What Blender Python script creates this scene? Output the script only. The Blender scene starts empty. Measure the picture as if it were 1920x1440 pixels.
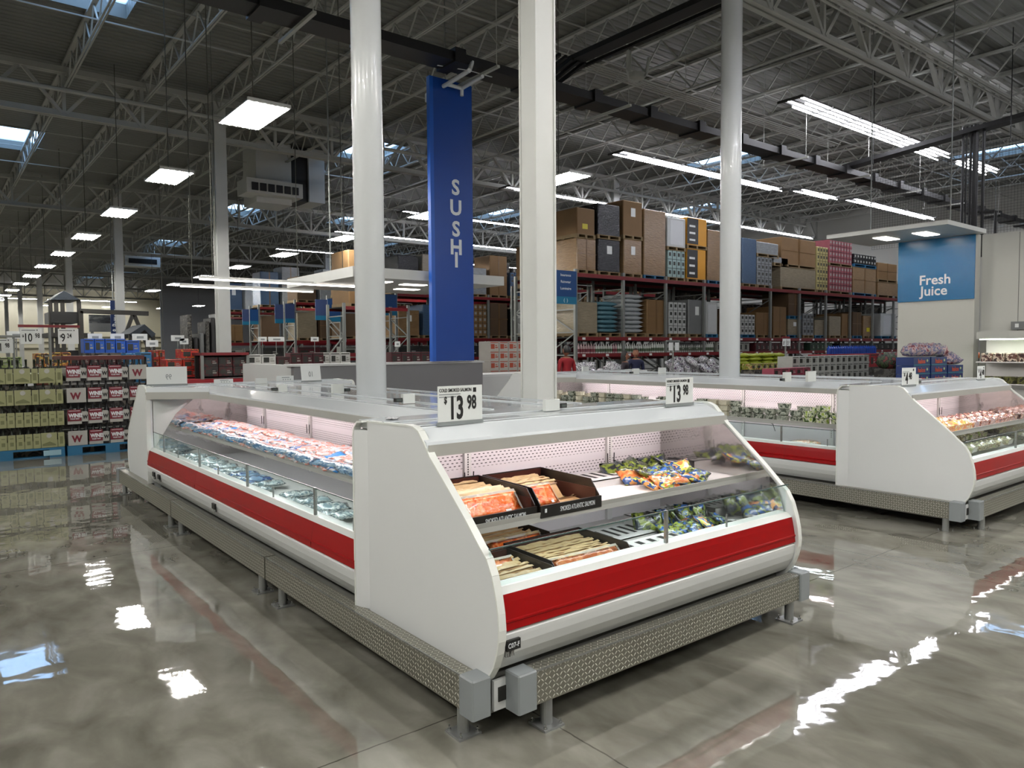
import bpy, math, random
from mathutils import Matrix, Vector
rnd = random.Random(11)
PI = math.pi
sc = bpy.context.scene

# ------------------------------------------------------------------ camera
YAW, PITCH, ROLL, FPX = math.radians(38.51), math.radians(-2.7475), math.radians(-0.404), 1380.26
_f = Vector((math.sin(YAW)*math.cos(PITCH), math.cos(YAW)*math.cos(PITCH), math.sin(PITCH)))
_r = Vector((math.cos(YAW), -math.sin(YAW), 0)); _u = _r.cross(_f)
_c, _s = math.cos(ROLL), math.sin(ROLL)
_R, _U = _r*_c + _u*_s, _u*_c - _r*_s
CAM = Vector((0, 0, 1.6))
cam = bpy.data.objects.new('camera', bpy.data.cameras.new('camera'))
sc.collection.objects.link(cam)
m3 = Matrix((_R, _U, -_f)).transposed()
cam.matrix_world = Matrix.Translation(CAM) @ m3.to_4x4()
cam.data.sensor_width = 36; cam.data.lens = FPX/1920*36; cam.data.clip_end = 400
sc.camera = cam

# ------------------------------------------------------------------ sky, exposure, render settings
world = bpy.data.worlds.new('daylight'); sc.world = world; world.use_nodes = True
_bg = world.node_tree.nodes['Background']
_sky = world.node_tree.nodes.new('ShaderNodeTexSky'); _sky.sky_type = 'HOSEK_WILKIE'; _sky.turbidity = 4
_sky.sun_direction = (0.3, 0.2, 0.93)
world.node_tree.links.new(_sky.outputs[0], _bg.inputs[0]); _bg.inputs[1].default_value = 22.0
world.cycles.sampling_method = 'NONE'
sc.view_settings.view_transform = 'Standard'; sc.view_settings.look = 'None'
sc.view_settings.exposure = 0.17; sc.view_settings.gamma = 1.0; sc.view_settings.use_curve_mapping = False
cy = sc.cycles
cy.use_denoising = True
try: cy.denoiser = 'OPENIMAGEDENOISE'
except Exception: pass
cy.max_bounces = 6; cy.diffuse_bounces = 3; cy.glossy_bounces = 3; cy.transmission_bounces = 4
cy.transparent_max_bounces = 8; cy.caustics_reflective = False; cy.caustics_refractive = False
cy.sample_clamp_indirect = 4.0; cy.use_adaptive_sampling = True; cy.adaptive_threshold = 0.02
cy.use_light_tree = True
LAMP = 105.0       # ceiling tubes
CASE = 44.0        # tubes under the canopies

def ray(u, v): return _R*((u-960)/FPX) - _U*((v-720)/FPX) + _f
def onz(u, v, z): d = ray(u, v); return CAM + d*((z-CAM.z)/d.z)
def onx(u, v, x): d = ray(u, v); return CAM + d*(x/d.x)
def ony(u, v, y): d = ray(u, v); return CAM + d*(y/d.y)

# ------------------------------------------------------------------ mesh helpers
COL = sc.collection
class MB:
    def __init__(s): s.v = []; s.f = []; s.m = []
    def add(s, vs, fs, mi=0):
        o = len(s.v); s.v += [tuple(p) for p in vs]
        s.f += [tuple(i+o for i in f) for f in fs]; s.m += [mi]*len(fs); return s
    def box(s, x0, x1, y0, y1, z0, z1, mi=0):
        return s.add([(x0,y0,z0),(x1,y0,z0),(x1,y1,z0),(x0,y1,z0),(x0,y0,z1),(x1,y0,z1),(x1,y1,z1),(x0,y1,z1)],
                     [(0,3,2,1),(4,5,6,7),(0,1,5,4),(1,2,6,5),(2,3,7,6),(3,0,4,7)], mi)
    def cbox(s, x0, x1, y0, y1, z0, z1, b=.01, mi=0):      # box with bevelled vertical and top edges
        w0, w1, d0, d1 = x0+b, x1-b, y0+b, y1-b
        def ring(z, i): return [(x0+i,d0+i*0,z),(w0,y0+i,z),(w1,y0+i,z),(x1-i,d0,z),(x1-i,d1,z),(w1,y1-i,z),(w0,y1-i,z),(x0+i,d1,z)]
        v = ring(z0, 0) + ring(z1-b, 0) + ring(z1, b*.8)
        f = [tuple(range(7,-1,-1)), tuple(range(16,24))]
        for k in (0, 8):
            for i in range(8): j = (i+1) % 8; f.append((k+i, k+j, k+8+j, k+8+i))
        return s.add(v, f, mi)
    def prism(s, poly, a, b, axis='x', mi=0):             # poly of (y,z) | (x,z) | (x,y), extruded along axis
        n = len(poly)
        P = {'x': lambda p, t: (t, p[0], p[1]), 'y': lambda p, t: (p[0], t, p[1]), 'z': lambda p, t: (p[0], p[1], t)}[axis]
        v = [P(p, a) for p in poly] + [P(p, b) for p in poly]
        f = [tuple(range(n)), tuple(range(2*n-1, n-1, -1))] + [(i, (i+1) % n + 0 if False else (i+1) % n, (i+1) % n + n, i+n) for i in range(n)]
        return s.add(v, f, mi)
    def tube(s, p, q, r, n=8, r2=None, mi=0):
        p, q = Vector(p), Vector(q); r2 = r if r2 is None else r2
        d = (q-p).normalized(); a = d.orthogonal().normalized(); b = d.cross(a)
        v = []
        for c, rr in ((p, r), (q, r2)):
            for i in range(n):
                t = 2*PI*(i+.5)/n; v.append(c + a*math.cos(t)*rr + b*math.sin(t)*rr)
        f = [tuple(range(n-1, -1, -1)), tuple(range(n, 2*n))] + [(i, (i+1) % n, (i+1) % n+n, i+n) for i in range(n)]
        return s.add(v, f, mi)
    def path(s, pts, r, n=6, mi=0):
        for p, q in zip(pts[:-1], pts[1:]): s.tube(p, q, r, n, mi=mi)
        return s
    def bar(s, p, q, w, h, mi=0):                          # square bar p->q, h along world z-ish
        p, q = Vector(p), Vector(q); d = (q-p).normalized()
        up = Vector((0,0,1)) if abs(d.z) < .95 else Vector((0,1,0))
        a = d.cross(up).normalized(); b = a.cross(d)
        v = []
        for c in (p, q):
            for sa, sb in ((-1,-1),(1,-1),(1,1),(-1,1)): v.append(c + a*sa*w/2 + b*sb*h/2)
        return s.add(v, [(3,2,1,0),(4,5,6,7),(0,1,5,4),(1,2,6,5),(2,3,7,6),(3,0,4,7)], mi)
    def lathe(s, prof, c=(0,0,0), n=12, mi=0):             # prof list of (r,z)
        v = []
        for r, z in prof:
            for i in range(n): t = 2*PI*i/n; v.append((c[0]+r*math.cos(t), c[1]+r*math.sin(t), c[2]+z))
        f = [tuple(range(n-1, -1, -1)), tuple(range(n*(len(prof)-1), n*len(prof)))]
        for k in range(len(prof)-1):
            for i in range(n): f.append((k*n+i, k*n+(i+1) % n, (k+1)*n+(i+1) % n, (k+1)*n+i))
        return s.add(v, f, mi)
    def pillow(s, w, d, h, nx=6, ny=6, jit=0, seam=.012, seed=0, c=(0,0,0), mi=0):   # soft bag lying flat, crimped ends
        g = random.Random(seed); top = {}; bot = {}
        v = []
        for j in range(ny+1):
            for i in range(nx+1):
                x, y = i/nx*2-1, j/ny*2-1
                k = max(0, (1-x**4))**.5 * max(0, (1-y**4))**.6
                z = h/2*k*(1+g.uniform(-jit, jit))
                e = 1+g.uniform(-jit, jit)*.06
                top[i,j] = len(v); v.append((c[0]+x*w/2*e, c[1]+y*d/2*e, c[2]+h*.45+z+g.uniform(-jit,jit)*h*.12))
        for j in range(ny+1):
            for i in range(nx+1):
                if i in (0,nx) or j in (0,ny): bot[i,j] = top[i,j]; continue
                x, y = i/nx*2-1, j/ny*2-1
                k = max(0, (1-x**4))**.5 * max(0, (1-y**4))**.6
                bot[i,j] = len(v); v.append((c[0]+x*w/2, c[1]+y*d/2, c[2]+h*.45-h*.45*k))
        f = []
        for j in range(ny):
            for i in range(nx):
                f.append((top[i,j], top[i+1,j], top[i+1,j+1], top[i,j+1]))
                f.append((bot[i,j], bot[i,j+1], bot[i+1,j+1], bot[i+1,j]))
        return s.add(v, f, mi)
    def mesh(s, name, mats, smooth=False):
        me = bpy.data.meshes.new(name); me.from_pydata(s.v, [], s.f)
        for m in (mats if isinstance(mats, (list, tuple)) else [mats]): me.materials.append(m)
        if any(s.m): me.polygons.foreach_set('material_index', s.m)
        if smooth: me.polygons.foreach_set('use_smooth', [True]*len(s.f))
        me.update(); return me
    def build(s, name, mats, parent=None, smooth=False, mw=None):
        me = s.mesh(name, mats, smooth); return link(name, me, parent, mw)
def link(name, me, parent=None, mw=None):
    o = bpy.data.objects.new(name, me); COL.objects.link(o)
    if parent is not None: o.parent = parent
    if mw is not None: o.matrix_local = mw
    return o
def tag(o, label=None, cat=None, group=None, kind=None):
    if label: o['label'] = label
    if cat: o['category'] = cat
    if group: o['group'] = group
    if kind: o['kind'] = kind
    return o
def empty(name, loc, label=None, cat=None, group=None, rz=0, kind=None, mw=None):
    o = bpy.data.objects.new(name, None); COL.objects.link(o); o.empty_display_size = .1
    if mw is not None: o.matrix_world = mw
    else: o.location = loc; o.rotation_euler = (0, 0, rz)
    return tag(o, label, cat, group, kind)
KIDS = {}
def copy_tree(o, parent=None, kids=None):
    c = o.copy(); COL.objects.link(c); c.parent = parent
    for ch in o.children: copy_tree(ch, c)
    return c
def struct(name, mb, mats, mw=None, smooth=False):
    o = mb.build(name, mats, None, smooth, mw); o['kind'] = 'structure'; return o
ORD = ['first','second','third','fourth','fifth','sixth','seventh','eighth','ninth','tenth','eleventh','twelfth','thirteenth',
       'fourteenth','fifteenth','sixteenth','seventeenth','eighteenth','nineteenth','twentieth'] + [f'{n}th' for n in range(21, 90)]

_tx = {}
def text_mesh(s, size, m, bold=.0, align='LEFT', sx=1.0):
    key = (s, round(size,4), m.name, bold, align, sx)
    if key in _tx: return _tx[key]
    cu = bpy.data.curves.new('t', 'FONT'); cu.body = s; cu.size = size; cu.offset = bold*size; cu.align_x = align; cu.resolution_u = 3
    cu.extrude = .0006
    o = bpy.data.objects.new('t', cu); COL.objects.link(o)
    me = bpy.data.meshes.new_from_object(o.evaluated_get(bpy.context.evaluated_depsgraph_get()))
    bpy.data.objects.remove(o); bpy.data.curves.remove(cu)
    if sx != 1: me.transform(Matrix.Diagonal((sx,1,1,1)))
    me.materials.clear(); me.materials.append(m); _tx[key] = me; return me
def frame(o, right, up):                                    # matrix with local x=right, y=up, z=normal
    r, u = Vector(right).normalized(), Vector(up).normalized(); n = r.cross(u)
    M = Matrix((r, u, n)).transposed().to_4x4(); M.translation = Vector(o); return M
def text(s, size, m, parent, o, right=(1,0,0), up=(0,0,1), bold=.01, align='LEFT', name='lettering', sx=1.0):
    return link(name, text_mesh(s, size, m, bold, align, sx), parent, frame(o, right, up))

# ------------------------------------------------------------------ materials
def lin(h):
    h = h.lstrip('#'); c = [int(h[i:i+2], 16)/255 for i in (0,2,4)]
    return tuple(x/12.92 if x <= .04045 else ((x+.055)/1.055)**2.4 for x in c) + (1,)
_m = {}
def mat(name, hexc, rough=.5, metal=0, var=.05, scale=6, bump=0, bscale=30, spec=.5, trans=0, alpha=1, emit=0, ecol=None, coat=0, stretch=(1,1,1)):
    if name in _m: return _m[name]
    m = bpy.data.materials.new(name); m.use_nodes = True; N = m.node_tree.nodes; L = m.node_tree.links; b = N['Principled BSDF']
    c = lin(hexc)
    b.inputs['Roughness'].default_value = rough; b.inputs['Metallic'].default_value = metal
    b.inputs['Specular IOR Level'].default_value = spec; b.inputs['Transmission Weight'].default_value = trans
    b.inputs['Alpha'].default_value = alpha; b.inputs['Coat Weight'].default_value = coat
    b.inputs['Base Color'].default_value = c
    if emit: b.inputs['Emission Color'].default_value = lin(ecol or hexc); b.inputs['Emission Strength'].default_value = emit
    if var or bump:
        tc = N.new('ShaderNodeTexCoord'); mp = N.new('ShaderNodeMapping'); mp.inputs['Scale'].default_value = stretch
        L.new(tc.outputs['Object'], mp.inputs[0])
    if var:
        nz = N.new('ShaderNodeTexNoise'); nz.inputs['Scale'].default_value = scale; nz.inputs['Detail'].default_value = 3
        L.new(mp.outputs[0], nz.inputs['Vector'])
        mx = N.new('ShaderNodeMix'); mx.data_type = 'RGBA'
        mx.inputs[6].default_value = tuple(x*(1-var) for x in c[:3]) + (1,)
        mx.inputs[7].default_value = tuple(min(1, x*(1+var)) for x in c[:3]) + (1,)
        L.new(nz.outputs['Fac'], mx.inputs[0]); L.new(mx.outputs[2], b.inputs['Base Color'])
    if bump:
        n2 = N.new('ShaderNodeTexNoise'); n2.inputs['Scale'].default_value = bscale; n2.inputs['Detail'].default_value = 4
        L.new(mp.outputs[0], n2.inputs['Vector'])
        bp = N.new('ShaderNodeBump'); bp.inputs['Strength'].default_value = bump; bp.inputs['Distance'].default_value = .02
        L.new(n2.outputs['Fac'], bp.inputs['Height']); L.new(bp.outputs[0], b.inputs['Normal'])
    _m[name] = m; return m
def pack(name, cols, scale=12, rough=.35, kind='noise', bump=.0, stretch=(1,1,1), coat=0, soft=False):     # printed packaging: blotches of several inks
    if name in _m: return _m[name]
    m = bpy.data.materials.new(name); m.use_nodes = True; N = m.node_tree.nodes; L = m.node_tree.links; b = N['Principled BSDF']
    b.inputs['Roughness'].default_value = rough; b.inputs['Coat Weight'].default_value = coat
    tc = N.new('ShaderNodeTexCoord'); mp = N.new('ShaderNodeMapping'); mp.inputs['Scale'].default_value = stretch
    L.new(tc.outputs['Object'], mp.inputs[0])
    oi = N.new('ShaderNodeObjectInfo'); ad = N.new('ShaderNodeVectorMath'); ad.operation = 'ADD'
    ml = N.new('ShaderNodeVectorMath'); ml.operation = 'SCALE'; ml.inputs[3].default_value = 17.0
    cb = N.new('ShaderNodeCombineXYZ'); L.new(oi.outputs['Random'], cb.inputs[0]); L.new(oi.outputs['Random'], cb.inputs[2])
    L.new(cb.outputs[0], ml.inputs[0]); L.new(ml.outputs[0], ad.inputs[1]); L.new(mp.outputs[0], ad.inputs[0])
    if kind == 'noise':
        t = N.new('ShaderNodeTexNoise'); t.inputs['Scale'].default_value = scale; t.inputs['Detail'].default_value = 5 if soft else 2; out = t.outputs['Fac']
    elif kind == 'brick':
        t = N.new('ShaderNodeTexBrick'); t.inputs['Scale'].default_value = scale; out = t.outputs['Fac']
    else:
        t = N.new('ShaderNodeTexVoronoi'); t.inputs['Scale'].default_value = scale; out = t.outputs['Color']
    L.new(ad.outputs[0], t.inputs['Vector'])
    r = N.new('ShaderNodeValToRGB'); r.color_ramp.interpolation = 'LINEAR' if soft else 'CONSTANT'
    n = len(cols); lo, hi = (.30, .68) if kind == 'noise' else (0, 1)
    els = r.color_ramp.elements
    els[0].position = 0; els[0].color = lin(cols[0]); els[1].position = lo+(hi-lo)*1/n; els[1].color = lin(cols[1 % n])
    for i in range(2, n): e = els.new(lo+(hi-lo)*i/n); e.color = lin(cols[i])
    if kind == 'voronoi':
        sx = N.new('ShaderNodeSeparateColor'); L.new(out, sx.inputs[0]); out = sx.outputs[0]
    L.new(out, r.inputs[0]); L.new(r.outputs[0], b.inputs['Base Color'])
    if bump:
        n2 = N.new('ShaderNodeTexNoise'); n2.inputs['Scale'].default_value = 40
        L.new(mp.outputs[0], n2.inputs['Vector'])
        bp = N.new('ShaderNodeBump'); bp.inputs['Strength'].default_value = bump; bp.inputs['Distance'].default_value = .01
        L.new(n2.outputs['Fac'], bp.inputs['Height']); L.new(bp.outputs[0], b.inputs['Normal'])
    _m[name] = m; return m
class NT:                                                     # terse node graph
    def __init__(s, m): s.N = m.node_tree.nodes; s.L = m.node_tree.links
    def M(s, op, a, b=None, c=None):
        n = s.N.new('ShaderNodeMath'); n.operation = op
        for i, x in enumerate((a, b, c)):
            if x is None: continue
            if isinstance(x, (int, float)): n.inputs[i].default_value = x
            else: s.L.new(x, n.inputs[i])
        return n.outputs[0]
def newmat(name):
    m = bpy.data.materials.new(name); m.use_nodes = True; return m, NT(m), m.node_tree.nodes['Principled BSDF']

# polished concrete
FLOOR, g, b = newmat('polished_concrete'); N, L = g.N, g.L
tc = N.new('ShaderNodeTexCoord'); sep = N.new('ShaderNodeSeparateXYZ'); L.new(tc.outputs['Object'], sep.inputs[0])
n1 = N.new('ShaderNodeTexNoise'); n1.inputs['Scale'].default_value = .55; n1.inputs['Detail'].default_value = 8; n1.inputs['Roughness'].default_value = .62; n1.inputs['Distortion'].default_value = .35
n2 = N.new('ShaderNodeTexNoise'); n2.inputs['Scale'].default_value = 4.5; n2.inputs['Detail'].default_value = 9; n2.inputs['Distortion'].default_value = .5
mp = N.new('ShaderNodeMapping'); mp.inputs['Scale'].default_value = (1, .55, 1); mp.inputs['Rotation'].default_value = (0,0,.4)
L.new(tc.outputs['Object'], mp.inputs[0]); L.new(mp.outputs[0], n1.inputs['Vector']); L.new(mp.outputs[0], n2.inputs['Vector'])
mixv = g.M('ADD', g.M('MULTIPLY', n1.outputs['Fac'], .6), g.M('MULTIPLY', n2.outputs['Fac'], .4))
r = N.new('ShaderNodeValToRGB'); L.new(mixv, r.inputs[0])
e = r.color_ramp.elements; e[0].position = .39; e[0].color = lin('#605e55'); e[1].position = .61; e[1].color = lin('#96948a')
k = e.new(.5); k.color = lin('#7b796f')
def jline(co, pos, pitch, w=.004):
    t = g.M('DIVIDE', g.M('SUBTRACT', co, pos), pitch); fr = g.M('ABSOLUTE', g.M('SUBTRACT', t, g.M('ROUND', t)))
    return g.M('LESS_THAN', fr, w/pitch)
nw = N.new('ShaderNodeTexNoise'); nw.inputs['Scale'].default_value = 14; L.new(tc.outputs['Object'], nw.inputs['Vector'])
wob = g.M('MULTIPLY', g.M('SUBTRACT', nw.outputs['Fac'], .5), .012)
jl = g.M('MAXIMUM', jline(g.M('ADD', sep.outputs[1], wob), 2.62, 3.8), jline(g.M('ADD', sep.outputs[0], wob), 2.04, 3.55))
mx = N.new('ShaderNodeMix'); mx.data_type = 'RGBA'; L.new(g.M('MULTIPLY', jl, .7), mx.inputs[0]); L.new(r.outputs[0], mx.inputs[6]); mx.inputs[7].default_value = lin('#2e2c26')
L.new(mx.outputs[2], b.inputs['Base Color'])
n3 = N.new('ShaderNodeTexNoise'); n3.inputs['Scale'].default_value = 2.2; n3.inputs['Detail'].default_value = 2; L.new(tc.outputs['Object'], n3.inputs['Vector'])
n4 = N.new('ShaderNodeTexNoise'); n4.inputs['Scale'].default_value = 9; n4.inputs['Detail'].default_value = 1; L.new(tc.outputs['Object'], n4.inputs['Vector'])
bp = N.new('ShaderNodeBump'); bp.inputs['Strength'].default_value = 1.0; bp.inputs['Distance'].default_value = .0035
L.new(g.M('ADD', n3.outputs['Fac'], g.M('MULTIPLY', n4.outputs['Fac'], .12)), bp.inputs['Height']); L.new(bp.outputs[0], b.inputs['Normal'])
L.new(g.M('ADD', .012, g.M('MULTIPLY', n2.outputs['Fac'], .03)), b.inputs['Roughness'])
b.inputs['IOR'].default_value = 1.75; b.inputs['Specular IOR Level'].default_value = .6

# corrugated roof deck (ribs run along x)
DECK, g, b = newmat('painted_roof_deck'); N, L = g.N, g.L
tc = N.new('ShaderNodeTexCoord'); sep = N.new('ShaderNodeSeparateXYZ'); L.new(tc.outputs['Object'], sep.inputs[0])
t = g.M('DIVIDE', sep.outputs[1], .2); fr = g.M('SUBTRACT', t, g.M('FLOOR', t))
rib = g.M('SMOOTH_MIN', g.M('MULTIPLY', g.M('ABSOLUTE', g.M('SUBTRACT', fr, .5)), 4), 1.0, .2)
bp = N.new('ShaderNodeBump'); bp.inputs['Strength'].default_value = .9; bp.inputs['Distance'].default_value = .04
L.new(rib, bp.inputs['Height']); L.new(bp.outputs[0], b.inputs['Normal'])
nz = N.new('ShaderNodeTexNoise'); nz.inputs['Scale'].default_value = .8; L.new(tc.outputs['Object'], nz.inputs['Vector'])
r = N.new('ShaderNodeValToRGB'); L.new(nz.outputs['Fac'], r.inputs[0]); r.color_ramp.elements[0].color = lin('#666862'); r.color_ramp.elements[1].color = lin('#7c7d77')
L.new(r.outputs[0], b.inputs['Base Color']); b.inputs['Roughness'].default_value = .55

# tread plate, local x along the rail
TREAD, g, b = newmat('aluminium_tread_plate'); N, L = g.N, g.L
tc = N.new('ShaderNodeTexCoord'); sep = N.new('ShaderNodeSeparateXYZ'); L.new(tc.outputs['Object'], sep.inputs[0])
cs = .021
U = g.M('DIVIDE', sep.outputs[0], cs); V = g.M('DIVIDE', g.M('ADD', sep.outputs[1], sep.outputs[2]), cs)
fu = g.M('SUBTRACT', g.M('SUBTRACT', U, g.M('FLOOR', U)), .5); fv = g.M('SUBTRACT', g.M('SUBTRACT', V, g.M('FLOOR', V)), .5)
par = g.M('MULTIPLY', g.M('PINGPONG', g.M('ADD', g.M('FLOOR', U), g.M('FLOOR', V)), 1), 2)
sg = g.M('SUBTRACT', par, 1)
a1 = g.M('ADD', fu, g.M('MULTIPLY', fv, sg)); a2 = g.M('SUBTRACT', fu, g.M('MULTIPLY', fv, sg))
el = g.M('ADD', g.M('POWER', g.M('ABSOLUTE', g.M('DIVIDE', a1, .62)), 2), g.M('POWER', g.M('ABSOLUTE', g.M('DIVIDE', a2, .17)), 2))
msk = g.M('LESS_THAN', el, 1)
hgt = g.M('MAXIMUM', g.M('SUBTRACT', 1, el), 0)
bp = N.new('ShaderNodeBump'); bp.inputs['Strength'].default_value = 1; bp.inputs['Distance'].default_value = .0035; L.new(hgt, bp.inputs['Height']); L.new(bp.outputs[0], b.inputs['Normal'])
mx = N.new('ShaderNodeMix'); mx.data_type = 'RGBA'; L.new(msk, mx.inputs[0]); mx.inputs[6].default_value = lin('#8d8b80'); mx.inputs[7].default_value = lin('#d6d4c8')
L.new(mx.outputs[2], b.inputs['Base Color']); b.inputs['Metallic'].default_value = .75; b.inputs['Roughness'].default_value = .38

# perforated back wall of a case (local x along, z up)
PERF, g, b = newmat('perforated_white_steel'); N, L = g.N, g.L
tc = N.new('ShaderNodeTexCoord'); sep = N.new('ShaderNodeSeparateXYZ'); L.new(tc.outputs['Object'], sep.inputs[0])
X, Z = sep.outputs[0], sep.outputs[2]
row = g.M('FLOOR', g.M('DIVIDE', Z, .018))
off = g.M('MULTIPLY', g.M('PINGPONG', row, 1), .015)
U = g.M('DIVIDE', g.M('ADD', X, off), .030); V = g.M('DIVIDE', Z, .018)
hole = g.M('MULTIPLY', g.M('LESS_THAN', g.M('ABSOLUTE', g.M('SUBTRACT', g.M('FRACT', U), .5)), .22), g.M('LESS_THAN', g.M('ABSOLUTE', g.M('SUBTRACT', g.M('FRACT', V), .5)), .14))
band = g.M('ADD', g.M('GREATER_THAN', Z, .945), g.M('MULTIPLY', g.M('GREATER_THAN', Z, .80), g.M('LESS_THAN', Z, .893)))
bm = g.M('MULTIPLY', hole, g.M('MINIMUM', band, 1))
mx = N.new('ShaderNodeMix'); mx.data_type = 'RGBA'; L.new(bm, mx.inputs[0]); mx.inputs[6].default_value = lin('#eae4e6'); mx.inputs[7].default_value = lin('#4a4548')
L.new(mx.outputs[2], b.inputs['Base Color']); b.inputs['Roughness'].default_value = .4

WHITE = mat('white_enamel', '#d3d6d2', .28, var=.015, scale=2, spec=.5)
PANEL = mat('white_end_panel', '#d9dbdb', .35, var=.02, scale=1.5)
PTRIM = mat('panel_edge_trim', '#dfe1dc', .3, var=.02)
TOPW = mat('white_canopy_top', '#d5dadd', .12, var=.02, scale=3, coat=.3)
FASC = mat('canopy_fascia', '#a9a8a2', .45, var=.03)  # grey puts the shade on the canopy front into its colour
RED = mat('red_bumper_band', '#900408', .3, var=.05, scale=2, spec=.2)
REDL = mat('red_band_groove', '#c8474a', .3, var=.02)
LOWER = mat('lower_case_panel', '#cfd1d0', .3, var=.03, scale=1.2)
KICK = mat('grey_kick_strip', '#6d6d68', .4, var=.05)
DARK = mat('dark_recess', '#161613', .8, var=.1)
STEEL = mat('stainless', '#a9aaa8', .25, metal=.8, var=.05)
GREYP = mat('grey_plastic_cap', '#868b8d', .4, var=.03)
POSTM = mat('galvanised_post', '#9a9c9b', .32, metal=.6, var=.08)
BLACK = mat('black_plastic', '#121212', .4, var=.1)
INNER = mat('case_inner_white', '#e4e2df', .4, var=.02)
SHELF = mat('shelf_white', '#eae6e4', .35, var=.02)
SHELFE = mat('shelf_edge_grey', '#a3a39e', .35, var=.03)
SIGNW = mat('sign_card_white', '#d9dcda', .4, var=.02)
INK = mat('black_ink', '#101010', .5, var=0)
GREYINK = mat('grey_ink', '#8a8f90', .5, var=0)
WTXT = mat('white_lettering', '#d9dde0', .5, var=0)
COLW = mat('white_column_paint', '#e0e3e4', .25, var=.03, scale=1.5, bump=.08, bscale=3, coat=.2)
COLG = mat('grey_white_column_paint', '#c9cac6', .4, var=.03)
TRUSS = mat('truss_paint', '#adaea8', .5, var=.08, scale=3)
BLK = mat('black_steel', '#0b0b0b', .45, var=.1)
TUBE = mat('lit_tube', '#ffffff', .5, var=0, emit=LAMP*1.35, ecol='#fffcf6')
STRIP = mat('lit_strip_tube', '#ffffff', .5, var=0, emit=LAMP*.5, ecol='#f6f6ff')
CTUBE = mat('case_tube', '#ffffff', .5, var=0, emit=CASE, ecol='#fff0f0')
DOWN = mat('lit_panel', '#ffffff', .5, var=0, emit=8, ecol='#fff6ea')
STRIPH = mat('strip_light_housing', '#3a3a38', .6, var=.05)
FIXT = mat('fixture_reflector', '#c9c9c5', .3, var=.02)
WALLW = mat('white_wall_paint', '#b9b9b2', .6, var=.04, scale=.6)
WALLC = mat('cream_wall_paint', '#cfc9ae', .6, var=.04, scale=.6)
BEAM = mat('red_rack_beam', '#6e1219', .4, var=.12, scale=5)
UPR = mat('grey_rack_upright', '#7f827f', .4, metal=.3, var=.1)
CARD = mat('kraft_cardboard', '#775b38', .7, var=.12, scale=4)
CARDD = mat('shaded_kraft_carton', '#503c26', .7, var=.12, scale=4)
WRAP = mat('stretch_wrapped_carton', '#83694a', .2, var=.32, scale=5, bump=.5, bscale=8, stretch=(1,1,5))
WRAPT = mat('wrapped_tan_load', '#857b67', .2, var=.3, scale=5, bump=.5, bscale=8, stretch=(1,1,5))
WRAPK = mat('wrapped_black_load', '#1b1d22', .15, var=.5, scale=9, bump=.7, bscale=12, stretch=(1,1,6))
WRAPW = mat('wrapped_white_load', '#84888a', .2, var=.35, scale=6, bump=.6, bscale=10, stretch=(1,1,4))
WOOD = mat('pallet_wood', '#7d6a4c', .8, var=.2, scale=8)
PALB = mat('blue_pallet', '#1d5f83', .55, var=.12)
GLASS, g, b = newmat('case_glass'); N, L = g.N, g.L
N.remove(b); out = N['Material Output']
tr = N.new('ShaderNodeBsdfTransparent'); tr.inputs[0].default_value = (.93,.98,.97,1)
gl = N.new('ShaderNodeBsdfGlossy'); gl.inputs['Roughness'].default_value = .02; gl.inputs[0].default_value = (.95,1,1,1)
fr = N.new('ShaderNodeFresnel'); fr.inputs[0].default_value = 1.45; mx = N.new('ShaderNodeMixShader')
_ge = N.new('ShaderNodeNewGeometry'); L.new(g.M('MULTIPLY', fr.outputs[0], g.M('SUBTRACT', 1, _ge.outputs['Backfacing'])), mx.inputs[0]); L.new(tr.outputs[0], mx.inputs[1]); L.new(gl.outputs[0], mx.inputs[2]); L.new(mx.outputs[0], out.inputs[0])
GEDGE = mat('glass_edge', '#3f5552', .2, var=0)
FILM = None
def film(name, col, k):
    if name in _m: return _m[name]
    m, g, b = newmat(name); N, L = g.N, g.L; out = N['Material Output']
    b.inputs['Base Color'].default_value = lin(col); b.inputs['Roughness'].default_value = .12
    tr = N.new('ShaderNodeBsdfTransparent'); mx = N.new('ShaderNodeMixShader'); mx.inputs[0].default_value = k
    nz = N.new('ShaderNodeTexNoise'); nz.inputs['Scale'].default_value = 25; bp = N.new('ShaderNodeBump'); bp.inputs['Strength'].default_value = .8; bp.inputs['Distance'].default_value = .01
    tc = N.new('ShaderNodeTexCoord'); L.new(tc.outputs['Object'], nz.inputs['Vector']); L.new(nz.outputs['Fac'], bp.inputs['Height']); L.new(bp.outputs[0], b.inputs['Normal'])
    L.new(tr.outputs[0], mx.inputs[1]); L.new(b.outputs[0], mx.inputs[2]); L.new(mx.outputs[0], out.inputs[0]); _m[name] = m; return m

CABLE = mat('matte_grey_cable', '#55554f', .9, spec=.1)
# ------------------------------------------------------------------ room shell
X0, X1, Y0, Y1, ZC = -9.0, 36.0, -7.0, 92.0, 8.3
struct('floor', MB().add([(X0,Y0,0),(X1,Y0,0),(X1,Y1,0),(X0,Y1,0)], [(0,1,2,3)]), FLOOR)
SKY = [(12.05, 22.6+13.15*k) for k in range(5)] + [(2.3, 28.0), (2.6, 15.2), (22.8, 16.3), (29.5, 9.6), (22.8, 29.4), (17.5, 35.2), (22.8, 42.5), (29.5, 22.7)]
SKY[0] = (12.05, 22.9)
SW, SD = 1.6, 2.9
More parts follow.
